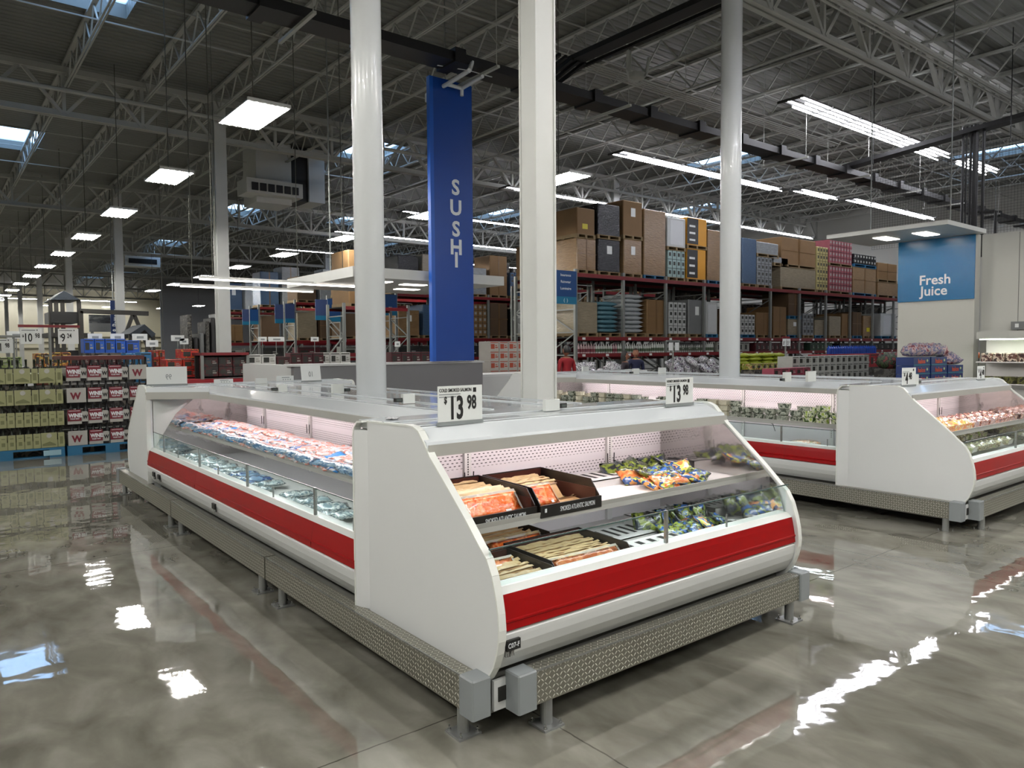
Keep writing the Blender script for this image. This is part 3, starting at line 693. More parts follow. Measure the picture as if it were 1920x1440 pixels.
# upright clutter on the canopies -----------------------------------
def price_sign(o, w, h, right, price, cents, name, label, group='price signs standing on the cases', back=False, lean=.0, small='COLD SMOKED SALMON'):
    r_ = Vector(right).normalized(); up = Vector((0,0,1)); n = r_.cross(up); up = (up - n*lean).normalized()
    Mx = frame(o, r_, up)
    t = empty(name, (0,0,0), label, 'price sign', group, mw=Mx)
    MB().box(0, w, 0, h, -.002, 0).build('card', SIGNW, t)
    MB().box(-.004, w+.004, -.006, .012, -.006, .004).build('clear_holder', mat('clear_acrylic', '#cfd6d6', .1, trans=.6), t)
    if back:
        m = text_mesh(price, h*.42, GREYINK, .01, 'LEFT', .75); q = link('show_through', m, t, Matrix.Translation((w*.62, h*.3, .0012)) @ Matrix.Rotation(PI, 4, 'Y')); return t
    k = h/.18
    for s, sz, x, y, b_, sx in ((small, .0235*k, .008*k, h-.028*k, .008, min(.9, .62*w/k/.0235/.62/max(1,len(small))*1.15)), ('$', .045*k, .035*k, h*.55, .03, .7), (price, .150*k, .060*k, h*.14, .03, .60), (cents, .092*k, (.066+.052*len(price))*k, h*.14+.042*k, .03, .60)):
        if s: link('lettering', text_mesh(s, sz, INK, b_, 'LEFT', sx), t, Matrix.Translation((x, y, .0012)))
    MB().box(w*.79, w*.86, h-.034*k, h-.012*k, 0, .001).build('badge', INK, t)
    for i in range(2): MB().box(.008*k, w*(.5-.1*i), h-.042*k-i*.012*k, h-.037*k-i*.012*k, 0, .001).build('fine_print', GREYINK, t)
    MB().box(.004*k, .03*k, .006*k, .012*k, 0, .001).build('fine_print', INK, t)
    return t
price_sign((1.883,2.93,1.242), .265, .182, (1,.03,0), '13', '98', 'price_sign', 'large white $13.98 cold smoked salmon price sign over the near end panel')
price_sign((3.535,2.93,1.242), .262, .170, (1,0,0), '13', '98', 'price_sign', 'white $13.98 price sign on the right end of the near canopy', small='HONEY SMOKED SALMON')
price_sign((7.02,3.06,1.228), .23, .17, (.95,-.1,0), '4', '48', 'price_sign', '$4.48 price sign beside the end panel of the right-hand island', small='')
price_sign((8.80,3.06,1.228), .16, .15, (.95,-.1,0), '4', '48', 'price_sign', '$4.48 price sign near the right edge of the photo', small='')
a = onz(275,723,1.25); price_sign((a.x, a.y, 1.25), .38, .19, (1,-.25,0), '99', '', 'price_sign', 'reversed white price card at the far left end of the near island', back=True)
a = onz(566,716,1.25); price_sign((a.x, a.y, 1.25), .24, .19, (1,.1,0), '10', '', 'price_sign', 'reversed white price card standing before the grey counter', back=True, lean=.15)
def card_tent(u, v, z, w, h, right, label, dots=True, grp='small white cards on the canopy tops'):
    o = onz(u, v, z); Mx = frame(o, right, (0,0,1)); t = empty('info_card', (0,0,0), label, 'card', grp, mw=Mx)
    MB().box(0, w, 0, h, -.02, 0).build('card', SIGNW, t)
    if dots:
        m = MB()
        for i in range(4): m.box(w*.35+i*w*.14, w*.35+i*w*.14+.012, h*.2, h*.4, 0, .001)
        m.box(w*.3, w*.75, h*.6, h*.75, 0, .001); m.build('print', GREYINK, t)
card_tent(402,719,1.245,.20,.045,(1,0,0),'low white printed card on the far part of the near island')
card_tent(519,715,1.245,.20,.06,(1,0,0),'low white printed card left of the reversed price card')
def probe(u, v, z, w, h, ctrl, lab, right=(1,0,0), cs=1):     # white acrylic block, thermometer display beside it
    o = onz(u, v, z); Mx = frame(o, right, (0,0,1)); t = empty('case_display', (0,0,0), lab, 'thermometer display', 'small thermometer displays on the canopies', mw=Mx)
    MB().box(0, w, 0, h, -.03, 0).build('white_block', WHITE, t)
    if ctrl:
        x = -.055 if ctrl < 0 else w+.006
        d = MB().box(x, x+.05*cs, .012, .038, -.03, .0).build('display', BLACK, t)
        MB().box(x+.006, x+.044*cs, .018, .032, 0, .001).build('screen', mat('grey_lcd', '#4d5350', .2), d)
probe(756,757,1.243,.09,.062,-1,'thermometer display just behind the large price sign')
probe(1024,771,1.243,.105,.065,1,'thermometer display in front of the square column')
probe(522,735,1.243,.08,.062,-1,'thermometer display on the left row canopy before the round column')
probe(624,738,1.243,.10,.075,1,'thermometer display left of the thick round column')
probe(480,720,1.243,.12,.06,0,'blank white block on the far left of the near canopy')
probe(1713,722,1.230,.11,.10,1,'thermometer display between the two $4.48 signs')
probe(1472,716,1.230,.12,.10,-1,'thermometer display right of the right-hand column')
probe(1515,716,1.230,.16,.11,0,'blank white block right of the thermometer on the right-hand island')
probe(1237,700,1.230,.14,.08,0,'blank white block behind the $13.98 sign')
probe(1093,697,1.230,.13,.08,0,'blank white block beside the square column, on the right-hand island')
probe(1188,702,1.230,.12,.08,-1,'thermometer display at the far left of the right-hand island')
tag(MB().box(0,.11,0,.0015,0,.06).build('fallen_label', [pack('printed_label', ['#c9cbcf','#c9cbcf','#3a3a40'], 60, .4)], mw=Matrix.Translation(onz(722,786,1.2435)) @ Matrix.Rotation(.9,4,'Z') @ Matrix.Rotation(PI/2,4,'X')), 'printed label stuck flat on the canopy behind the end panel', 'label')

# ------------------------------------------------------------------ goods in the near island, end case (local frame F)
F = I1['F']
BOXB = mat('black_display_board', '#15110f', .28, var=.15); BOXI = mat('brown_board_inside', '#3a1d17', .3, var=.1)
KRAFT = mat('kraft_pack_edge', '#b08b5e', .6, var=.15, scale=20); SALM = pack('smoked_salmon', ['#d9500f','#e8702a','#dc5c18','#eb9a60','#cf4a0c'], 13, .25, bump=.6, stretch=(1,1,2.5), coat=.3, soft=True)
SALMD = pack('dull_salmon', ['#b8683c','#c98255','#a9592f'], 14, .2, bump=.6, coat=1)
BAGE = mat('cream_bag_edge', '#b39c74', .35, var=.15, scale=30); FOLD = mat('painted_shade_line', '#6e4c2c', .5, var=.2)
FILMC = film('clear_film', '#e8e2da', .35)
def display_box(x, y, z, w, d, label, lip_text=True, hb=.135, rot=0):
    t = empty('display_box', (0,0,0), label, 'display box', 'black display boxes of smoked salmon', mw=F @ Tloc(x, y, rot, z))
    b = MB(); th = .005
    b.box(0, w, 0, d, 0, th)
    for xx in (0, w-th): b.prism([(0,0),(d,0),(d,hb),(.06,hb*.92),(0,.052)], xx, xx+th)
    b.box(0, w, d-th, d, 0, hb)
    b.build('tray', [BOXB], t)
    MB().box(th, w-th, d-2*th, d-th, th, hb-.005).box(th, th*1.6, .02, d-.01, th, hb*.6).box(w-th*1.6, w-th, .02, d-.01, th, hb*.6).build('lining', BOXI, t)
    l = MB().box(-.004, w+.004, -.012, 0, -.012, .046).build('front_lip', BOXB, t)
    if lip_text: text('SMOKED ATLANTIC SALMON', .034, WTXT, l, (w*.30, -.0135, .006), bold=.0, sx=.52)
    if lip_text: MB().box(.022, .034, -.0135, -.012, .012, .03).build('badge', WTXT, l)
    return t
def salmon_pack(T, w, h, orange, label, dull=False):
    t = empty('salmon_pack', (0,0,0), label, 'salmon pack', 'packs of smoked salmon in the display boxes', mw=T)
    g_ = random.Random(int(T.translation.x*1000)+int(T.translation.y*777)); e = lambda: g_.uniform(-.006,.006)
    MB().add([(0+e(),0,0),(w+e(),0,0),(w+e(),.003,h+e()),(0+e(),.003,h+e()),(0,.012,0),(w,.012,0),(w,.010,h),(0,.010,h)], [(0,1,2,3),(7,6,5,4),(0,4,5,1),(1,5,6,2),(2,6,7,3),(3,7,4,0)]).build('card_back', KRAFT, t)
    n_ = 14; vs = []; off = g_.uniform(-.004,.006)
    for i in range(n_+1):
        x_ = -.006+(w+.012)*i/n_; a_ = g_.uniform(-.003,.004); vs += [(x_, -.004+a_, h-.010), (x_, .002+a_*1.5, h+.004+off+g_.uniform(-.003,.005)), (x_, .013, h-.006)]
    MB().add(vs, [q for i in range(n_) for q in ((i*3,i*3+3,i*3+4,i*3+1),(i*3+1,i*3+4,i*3+5,i*3+2))]).build('bag_edge', BAGE, t)
    if not orange: MB().box(-.004, w+.004, -.0015, -.0005, h-.028, h-.020).build('painted_fold_shadow', FOLD, t)  # brown strip paints the shade below the bag edge
    if orange:
        m = MB(); m.pillow(w*.94, h*.9, .016, 8, 6, .35, seed=int(w*1e4)+int(T.translation.x*99), c=(w/2, h/2, 0))
        s = m.build('salmon', SALMD if dull else SALM, t, True, Matrix.Rotation(PI/2,4,'X'))
        MB().box(w*.72, w*.80, -.0145, -.0135, h*.08, h*.22).build('price_label', SIGNW, t)
        MB().box(-.004, w+.004, .0, .0008, -.002, h+.012).build('film_edge', FILMC, t)
def fill_box(x, y, z, w, d, n, tilt, front, h=.115, y0=.03, gap=None, who='', wk=.9, dull=False, rot=0):
    gap = gap or (d-y0-.03)/n
    for i in range(n):
        Tm = F @ Tloc(x, y, rot, z) @ Matrix.Translation((w*(1-wk)/2+rnd.uniform(-.008,.008), y0+i*gap, .008+.002*(i % 3))) @ Matrix.Rotation(rnd.uniform(-.03,.03), 4, 'Z') @ Matrix.Rotation(-math.radians(tilt+rnd.uniform(-3,3)), 4, 'X')
        salmon_pack(Tm, w*wk, h, i == 0 and front, ('front pack of orange salmon in ' if i == 0 and front else 'kraft-backed salmon pack standing behind others in ')+who, dull)
ws = 'the upper shelf box beside the end panel'
display_box(.065, .37, .806, .435, .46, 'black smoked salmon display box on the shelf, beside the end panel')
fill_box(.065, .37, .806, .435, .46, 8, 38, True, .125, .05, who=ws, gap=.045)
display_box(.515, .355, .806, .40, .46, 'half-empty black salmon display box on the shelf, second from the end panel')
fill_box(.515, .355, .806, .25, .46, 1, 48, True, .13, .10, who='the half-empty upper box', gap=.05, wk=.82)
fill_box(.515, .355, .806, .36, .46, 5, 40, False, .12, .20, who='the half-empty upper box', gap=.045)
salmon_pack(F @ Tloc(.60,.42,0,.812) @ Matrix.Rotation(-1.45,4,'X'), .30, .12, False, 'kraft pack lying flat in the half-empty upper box')
for (x, y, w, d, n, tilt, fr, lb, wb, rt) in ((.04,.145,.42,.40,8,52,False,'black salmon display box in the tub, front corner by the end panel','the tub box in the front corner',0),
        (.03,.56,.38,.40,3,50,True,'black salmon display box in the tub, behind the front corner one','the tub box behind the corner one',0),
        (.50,.20,.52,.42,11,52,True,'full black salmon display box at the middle of the tub','the full middle tub box',0),
        (.44,.62,.42,.38,5,46,True,'black salmon display box at the back of the tub under the shelf','the back tub box under the shelf',0)):
    display_box(x, y, .502, w, d, lb, False, .12)
    fill_box(x, y, .502, w, d, n, tilt, fr, .125, .03, who=wb, dull=(y < .3))
salmon_pack(F @ Tloc(.06,.36,0,.53) @ Matrix.Rotation(-.9,4,'X'), .36, .12, True, 'orange salmon pack leaning across the corner tub box', True)

RISER = mat('white_slotted_riser', '#e9e5e4', .35, var=.02)
def riser(T, w, d, h, n, label):
    t = empty('slotted_riser', (0,0,0), label, 'riser tray', 'white slotted riser trays', mw=T)
    m = MB(); m.box(0, w, 0, d, h-.006, h); m.box(0, w, 0, .005, 0, h); m.box(0, .005, 0, d, 0, h); m.box(w-.005, w, 0, d, 0, h)
    m.build('body', RISER, t); s = MB(); p = w/n
    for i in range(n): s.add([(i*p+p*.18,d*.25,h+.0008),(i*p+p*.62,d*.25,h+.0008),(i*p+p*.82,d*.85,h+.0008),(i*p+p*.38,d*.85,h+.0008)], [(0,1,2,3)])
    s.build('slots', DARK, t)
riser(F @ Tloc(.97,.68,0,.80), .50, .24, .045, 7, 'white slotted riser on the shelf right of the black boxes')
riser(F @ Tloc(1.84,.76,0,.80), .31, .22, .05, 5, 'white slotted riser at the right end of the shelf')
riser(F @ Tloc(1.10,.47,0,.50), .40, .26, .05, 6, 'white slotted riser in the tub right of the full salmon box')
riser(F @ Tloc(1.06,.16,0,.50), .45, .24, .06, 5, 'white slotted riser at the front of the tub behind the glass post')
riser(F @ Tloc(1.64,.60,0,.50), .50, .26, .06, 8, 'white slotted riser at the right end of the tub')
riser(F @ Tloc(1.72,.18,0,.50), .40, .22, .04, 6, 'small white slotted riser at the right front of the tub')
BAG = pack('blue_green_bag', ['#14243a','#1c2f63','#2f5fa4','#8f9c3a','#19222b','#3a66a8'], 15, .18, bump=.6, coat=.6, soft=True)
BAG2 = pack('orange_window_bag', ['#d0602c','#e08048','#e1a25c','#2a4a80','#bfc45a','#de7840'], 10, .18, bump=.5, coat=.6)
BAG3 = pack('dark_bag', ['#10151a','#1b2440','#23302a','#7f8d30','#141a20'], 10, .2, bump=.6, coat=.6, soft=True)
bms = [MB().pillow(.19,.14,.035, 8, 6, .5, seed=s).mesh('seafood_bag', m, True) for s, m in ((1,BAG),(2,BAG2),(3,BAG3),(4,BAG),(5,BAG2))]
def bag(T, k, label, grp, sc_=1): o = link('seafood_bag', bms[k % 5], None, T @ Matrix.Scale(sc_, 4)); return tag(o, label, 'seafood bag', grp)
g2 = random.Random(5)
for i in range(18):
    x = 1.47+.082*(i % 6)+g2.uniform(-.02,.02)+.02*(i//6); y = .50+.15*(i//6)+g2.uniform(-.02,.02)
    kind = (1 if i < 6 and i % 2 == 0 else (2 if i >= 12 else i)) 
    bag(F @ Tloc(x, y, g2.uniform(-35,35), .805+.018*(i//6)+.006*(i%3)) @ Matrix.Rotation(g2.uniform(.1,.5)+(.25 if i >= 12 else 0),4,'X') @ Matrix.Rotation(g2.uniform(-.3,.3),4,'Y'), kind,
        f'colourful seafood bag on the shelf, {["front","middle","back"][i//6]} row, {ORD[i%6]} from the left', 'seafood bags heaped on the shelf')
for i in range(21):
    x = 1.54+.073*(i % 7)+g2.uniform(-.02,.02); y = .24+.16*(i//7)+g2.uniform(-.02,.02)
    bag(F @ Tloc(x, y, g2.uniform(-50,50), .508+.022*(i//7)+.008*(i%3)) @ Matrix.Rotation(g2.uniform(.2,.7)+(.5 if i >= 14 else 0),4,'X') @ Matrix.Rotation(g2.uniform(-.4,.4),4,'Y'), [0,3,1,0,4,2,0][i % 7] if i < 14 else [2,0,2][i % 3],
        f'dark blue and green seafood bag in the tub, {["front","middle","back"][i//7]} row, {ORD[i%7]} from the left', 'seafood bags heaped in the tub')

# ------------------------------------------------------------------ goods in the left row (local frame Lw: x runs toward the camera, 0 = far end)
Lw = I1['Lw']
FISH = pack('fish_fillet_pack', ['#c4ccd6','#d9a898','#c97464','#d4d6da','#d8c0b6','#a9c0d2'], 14, .35, bump=.35, coat=.15)
FISHB = pack('blue_corner_pack', ['#1e6cb4','#2a85cc','#c9ced4','#1455a0','#d1a294'], 7, .35, bump=.35, coat=.15)
fm = [MB().pillow(.20,.15,.028, 7, 5, .4, seed=s).mesh('fillet_pack', m, True) for s, m in ((11,FISH),(12,FISH),(13,FISHB),(14,FISH))]
g3 = random.Random(9)
nf = 30
for i in range(nf):
    for j in range(3):
        x = .12+i*(4.36/nf)+g3.uniform(-.02,.02); y = .43+.155*j+g3.uniform(-.01,.01)
        o = link('fillet_pack', fm[2 if (j == 1 and i % 4 == 1) or (j == 0 and i % 7 == 3) else (i+j) % 2], None, Lw @ Tloc(x, y, 90+g3.uniform(-14,14), .812+.012*j+g3.uniform(0,.01)) @ Matrix.Rotation(g3.uniform(-.12,.12),4,'Y') @ Matrix.Rotation(.12,4,'X'))
        tag(o, f'pink fillet pack, left row shelf, {["front","middle","back"][j]} row, {ORD[nf-1-i]} from the near end', 'fish pack', 'fillet packs along the left row shelf')
m = MB(); N_ = 90
BLUEL = pack('blue_tray_film', ['#5d86a8','#7fa3bd','#3f6d94','#88a9bf'], 10, .2, bump=.6, coat=.8)
for k, (a, b2) in enumerate(((.05, 3.3), (3.33, 4.5))):
    m = MB(); n = int((b2-a)*22)
    P = [(a+(b2-a)*i/n, .355+.012*math.sin(i*.35)+.006*math.sin(i*1.3)) for i in range(n+1)]
    v = []; 
    for x, y in P: v += [(x,y-.012,.818),(x,y-.03,.846+.006*math.sin(x*9)),(x,y+.02,.872+.008*math.sin(x*7)),(x,y+.06,.856),(x,y+.05,.812)]
    f = []
    for i in range(n):
        for q in range(5): w = (q+1) % 5; f.append((i*5+q, i*5+5+q, i*5+5+w, i*5+w))
    f += [(4,3,2,1,0), tuple(n*5+q for q in range(5))]
    o = m.add(v, f).build('overhanging_film', BLUEL, None, True, Lw); tag(o, ['long blue-grey row of hanging pack edges along the left shelf','short blue-grey run of pack edges at the near end of the left shelf'][k], 'packaging', 'blue pack edges on the left row shelf')
TRAYP = pack('smoky_fish_pack', ['#4d6470','#8ea3a8','#b9c4c2','#46606e','#d6dcd8','#6f8790'], 14, .12, bump=.6, coat=1, soft=True)
TRAYB = pack('deep_blue_fish_pack', ['#3d5f9a','#5b7fae','#8fa3b4','#2f4f86','#6f8fae'], 8, .12, bump=.6, coat=1)
tm = [MB().pillow(.26,.17,.045, 8, 6, .5, seed=s).mesh('whole_fish_pack', m_, True) for s, m_ in ((21,TRAYP),(22,TRAYB),(23,TRAYP))]
for i in range(26):
    x = .15+i*.142; j = i % 2
    if x > 3.9: break
    if 2.45 < x < 2.75: continue
    o = link('whole_fish_pack', tm[1 if i in (8,11,13,14) else (0 if i % 3 else 2)], None, Lw @ Tloc(x, .26+.15*j+(.05 if i > 18 else 0)*0, 78+g3.uniform(-15,15), .508+.012*j) @ Matrix.Rotation(g3.uniform(-.1,.1),4,'X'))
    tag(o, f'smoky blue vacuum pack in the left row tub, {ORD[i]} from the far end', 'fish pack', 'vacuum packed fish in the left row tub')
for k, x in enumerate((1.3, 2.4, 3.05, 3.95)):                       # black hooks on the lower back wall
    t = tag(MB().tube((x,1.0,.70),(x,.965,.69),.012,8).tube((x,.965,.69),(x+.006,.96,.60),.006,6).build('black_hook', BLACK, None, False, Lw), f'black hook hanging under the left row shelf, {ORD[k]} from the far end', 'hook', 'black hooks under the left row shelf')

# ------------------------------------------------------------------ goods in the right-hand island
L2 = I2['Lw']; F2 = I2['F']
def tub_mesh(nm, matl): return MB().lathe([(.052,0),(.066,.012),(.070,.052),(.074,.056),(.074,.064),(.0,.066)], (0,0,0), 10).mesh(nm, matl, False)
CL = [mat('clear_tub_white_food', '#cfcab6', .15, var=.25, scale=30, coat=.8), pack('clear_tub_grey_food', ['#4e5648','#8f968a','#b9bcae','#4a5248'], 26, .15, coat=.8, soft=True), pack('clear_tub_green_food', ['#5d7a2a','#a9bf5c','#dfe0cc','#3f5a2a'], 26, .15, coat=.8, soft=True)]
tbm = [tub_mesh('food_tub', c) for c in CL]
g4 = random.Random(3)
for i in range(29):
    for lv in range(3):
        for j in range(2):
            if j == 1 and lv < 2 : continue
            x = .10+i*.152
            if lv == 2 and (g4.random() < .35 or (i > 20 and i < 24)): continue
            k = 2 if i > 25 else (0 if (i < 12 and i % 3 == 0) or i in (18,19) else 1)
            o = link('food_tub', tbm[k], None, L2 @ Tloc(x+g4.uniform(-.01,.01), .44+.15*j, 0, .801+lv*.066 if j == 0 else .801+lv*.05))
            tag(o, f'round food tub, right-hand island shelf, {["bottom","second","top"][lv]} layer{" at back" if j else ""}, {ORD[28-i]} from the end panel', 'food tub', 'clear food tubs on the right-hand island shelf')
PLAT = pack('platter_food', ['#b9b09a','#d98a5c','#8d8a78','#d8d2c4','#a86a4a','#6f7a5c'], 16, .15, coat=1, soft=True)
pm = MB().lathe([(.10,0),(.16,.012),(.165,.03),(.15,.055),(.08,.07),(0,.072)], (0,0,0), 14).mesh('party_platter', PLAT, True)
for i, x in enumerate((4.25, 4.0, 3.9, 3.35, 3.1, 1.6, .8)):
    tag(link('party_platter', pm, None, L2 @ Tloc(x, .34+.1*(i % 2), 0, .502+.05*(i == 1))), f'domed clear food platter in the right-hand island tub, {ORD[i]} from the end panel', 'platter', 'food platters in the right-hand island tub')
t = tag(MB().path([(3.36,.985,.76),(3.28,.95,.77),(3.2,.95,.73),(3.3,.95,.70),(3.33,.95,.62)], .004, 5).build('loose_wire', BLACK, None, False, L2), 'loose black wire curling under the right-hand island shelf', 'wire')
FRU = [pack('yellow_fruit_tray', ['#c9c23a','#e3dc66','#e0a060','#d98050','#e6e0b0'], 22, .2, coat=.8, soft=True), pack('mixed_fruit_tray', ['#8a5a4a','#d9a58a','#5c3a38','#c99','#e0c9a8'] if False else ['#8a5a4a','#d9a58a','#5c3a38','#cc9999','#e0c9a8'], 30, .2, coat=.8), pack('salad_tray', ['#5d7238','#8ea35c','#b9b39a','#463c2a','#c9c2a4','#7a6a4a'], 24, .2, coat=.8, soft=True)]
def tray_mesh(i): return MB().prism([(0,0),(.16,0),(.17,.05),(-.01,.05)], -.10, .10).pillow(.19,.15,.045,6,5,.5,seed=i,c=(0,.08,.03)).mesh('fruit_tray', FRU[i], False)
frm = [tray_mesh(i) for i in range(3)]
for i in range(18):
    x = .62+(i % 9)*.205; j = i//9; k = 0 if i % 9 < 3 else 1
    tag(link('fruit_tray', frm[k], None, F2 @ Tloc(x, .42+.2*j, g4.uniform(-8,8), .802+.01*j)), f'cut fruit tray on the right-hand end case shelf, {["front","back"][j]} row, {ORD[i%9]} from the left', 'fruit tray', 'cut fruit trays on the end case shelf')
for i in range(27):
    x = .18+(i % 9)*.245; j = i//9
    tag(link('fruit_tray', frm[2], None, F2 @ Tloc(x, .15+.26*j, g4.uniform(-8,8), .505+.05*j)), f'clear salad tray in the right-hand end case tub, {["front","middle","back"][j]} row, {ORD[i%9]} from the left', 'salad tray', 'salad trays in the end case tub')
# ------------------------------------------------------------------ pallet racks on the right (front face at y = 14)
RY = 14.0
def xat(u, y, v=600): return ony(u, v, y).x
def zat(u, v, y): return ony(u, v, y).z
RX = [13.30+1.80*k for k in range(12)]
ZT, ZM, ZL = 3.56, 1.90, 1.46
def rack(xs, y, depth, levels, label, zt, group='steel pallet racks'):
    t = empty('pallet_rack', (0,0,0), label, 'pallet rack', group)
    for x in xs:
        m = MB().box(x-.04, x+.04, y, y+.07, 0, zt+.1).box(x-.04, x+.04, y+depth-.07, y+depth, 0, zt+.1)
        zz = .2; f = 0
        while zz < zt-.6:
            a, b2 = (y+.03, y+depth-.03) if f else (y+depth-.03, y+.03)
            m.bar((x, a, zz), (x, b2, zz+.6), .03, .03); m.box(x-.015, x+.015, y+.05, y+depth-.05, zz+.6, zz+.63); zz += .6; f = 1-f
        m.build('upright', UPR, t)
    for z in levels:
        m = MB().box(xs[0]+.04, xs[-1]-.04, y-.01, y+.03, z-.10, z).box(xs[0]+.04, xs[-1]-.04, y+depth-.03, y+depth, z-.10, z)
        m.box(xs[0]+.04, xs[-1]-.04, y+.03, y+depth-.03, z-.03, z-.005, 1); m.build('beam', [BEAM, DARK], t)
    return t
rack(RX, RY, 1.25, [ZT, ZM, ZL, .12], 'long red-beamed pallet rack on the right, stacked with goods to above its top beam', ZT)
rack([13.30+1.80*k for k in range(12)], RY+1.35, 1.2, [ZT, ZM], 'back row of the right-hand pallet rack', ZT, 'steel pallet racks')
def pallet(mb, w, d, mi=1):
    for yy in (0, d/2-.05, d-.1): mb.box(0, w, yy, yy+.1, 0, .02, mi)
    for xx in (0, w/2-.04, w-.08): mb.box(xx, xx+.08, 0, d, .02, .09, mi)
    mb.box(0, w, 0, d, .09, .11, mi)
def load(x0, x1, z0, z1, y, d, m, label, name='pallet_load', cat='pallet load', grp=None, feat=None, pal=None):
    t = empty(name, (x0, y, z0), label, cat, grp); w = x1-x0; h = z1-z0
    p = MB(); pallet(p, w, d, 0); p.build('pallet', pal or WOOD, t)
    g = random.Random(label); zb = .11
    b = MB()
    if feat == 'bags':
        n = max(3, int((h-.11)/.11)); 
        for i in range(n): b.pillow(w*1.02, d*.98, (h-.11)/n*1.25, 6, 6, .25, seed=i, c=(w/2, d/2, zb+i*(h-.11)/n))
        b.build('stacked_bags', m, t, True); return t
    b.cbox(.01, w-.01, .01, d-.01, zb, h, .02); c = b.build('goods', m, t)
    if feat == 'half':                                  # two-colour printed carton
        MB().box(w*.02, w*.55, .004, .011, zb+.03, h-.03).build('dark_print', BLK, c)
        q = MB()
        for i in range(3): q.box(w*.12, w*.40, .0, .005, zb+(h-zb)*(.15+.25*i), zb+(h-zb)*(.22+.25*i))
        q.build('print', SIGNW, c)
    elif feat == 'label':
        MB().box(w*.4, w*.62, .004, .011, zb+(h-zb)*.55, zb+(h-zb)*.8).build('paper_label', SIGNW, c)
    elif feat == 'yellow':
        MB().box(w*.3, w*.58, .004, .011, zb+(h-zb)*.2, zb+(h-zb)*.4).build('yellow_label', mat('yellow_label', '#c8b916', .5), c)
    elif feat == 'tape':
        MB().box(w*.48, w*.53, .004, .011, zb, h).box(.0, w, .004, .0095, zb+(h-zb)*.5, zb+(h-zb)*.515).build('tape', mat('packing_tape', '#6b4e2a', .3), c)
    elif feat == 'panel':
        MB().box(w*.15, w*.85, .004, .011, zb+.06, h-.08).build('door_panel', mat('pale_cabinet_panel', '#c3c6c8', .4), c)
    elif feat == 'grid':
        q = MB(); n = max(2, round(w/.22)); k = max(2, round((h-zb)/.24))
        for i in range(1, n): q.box(w*i/n-.006, w*i/n+.006, .004, .011, zb, h)
        for j in range(1, k): q.box(0, w, .004, .011, zb+(h-zb)*j/k-.006, zb+(h-zb)*j/k+.006)
        q.build('carton_gaps', DARK, c); q = MB()
        for i in range(n):
            for j in range(k): q.box(w*(i+.28)/n, w*(i+.72)/n, .006, .0105, zb+(h-zb)*(j+.35)/k, zb+(h-zb)*(j+.75)/k)
        q.build('carton_prints', PRL if m in (PINK, MIXD, CARD, WRAPK, CARDD) else PRD, c)
    return t
PRD, PRL = mat('dark_box_print', '#262823', .5, var=.2), mat('light_box_print', '#8f8f88', .5, var=.1)
TEAL = mat('teal_bag_plastic', '#4f7480', .2, var=.2, bump=.4, bscale=10); SILV = mat('pale_grey_bag_plastic', '#9a9fa1', .2, var=.15, bump=.5, bscale=9)
YEL = mat('yellow_printed_carton', '#c98d18', .5, var=.08); PINK = mat('pink_printed_carton', '#8e4850', .5, var=.25, scale=6)
PALE = mat('pale_yellow_print_carton', '#a89c66', .5, var=.2, scale=6); BLUEW = mat('blue_wrapped_load', '#3d5570', .2, var=.3, scale=8, bump=.5, bscale=9, stretch=(1,1,6))
TEALB = pack('teal_glass_boxes', ['#8fa8a6','#4a6a68','#b4c0bc','#7f8f84'], 10, .4, kind='brick'); WHB = mat('white_boxed_goods', '#b4b7b5', .4, var=.1, scale=5)
GREYB = mat('grey_boxed_goods', '#6a6c6c', .4, var=.2, scale=4); MIXD = pack('mixed_dark_goods', ['#17181a','#2b2622','#4b4a46','#1d1a18','#6a655c'], 5, .45)
TOPL = [  # u0 u1 vtop vbot material feature description
 (1040,1120,447,505,WRAP,'tape','big stretch-wrapped brown carton load'), (1040,1118,390,446,CARD,'yellow','big brown carton load with yellow label'),
 (1123,1165,449,510,WRAPK,'label','black wrapped load with a white label'), (1122,1165,383,448,WRAPK,None,'tall black wrapped load'),
 (1171,1206,449,513,WRAP,'label','pinkish wrapped carton load'), (1170,1207,377,447,CARD,'label','tan carton load with white shipping label'),
 (1209,1251,394,520,WRAP,None,'tall kraft wrapped load'), (1254,1287,470,520,TEALB,'grid','teal and white boxed glass load'), (1253,1288,408,466,WHB,'panel','white cabinet load'),
 (1290,1326,467,523,YEL,'half','yellow and black carton load'), (1290,1328,409,464,YEL,'half','black and yellow carton load'), (1329,1362,432,524,WRAP,None,'bulging tan wrapped load'),
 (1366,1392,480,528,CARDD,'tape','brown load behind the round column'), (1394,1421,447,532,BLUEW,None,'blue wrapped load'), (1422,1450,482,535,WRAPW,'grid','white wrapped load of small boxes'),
 (1421,1462,455,481,WRAPW,None,'silvery wrapped load'), (1453,1480,494,538,WRAPW,None,'white barrel-shaped wrapped load'), (1466,1532,503,540,WRAPT,None,'clear-wrapped pale load'), (1467,1532,448,500,CARD,'tape','wide brown carton load'),
 (1534,1555,463,541,PALE,'grid','pale yellow printed carton load'), (1557,1600,500,548,PINK,'grid','red and brown printed carton load'), (1557,1600,452,499,PINK,'grid','pink printed carton load'),
 (1602,1645,502,551,WRAP,'tape','light brown wrapped load'), (1603,1645,478,501,WRAPK,'grid','dark blue and white carton load'), (1648,1686,530,560,WRAP,None,'brown wrapped load'), (1648,1684,494,529,CARD,'tape','plain brown carton load')]
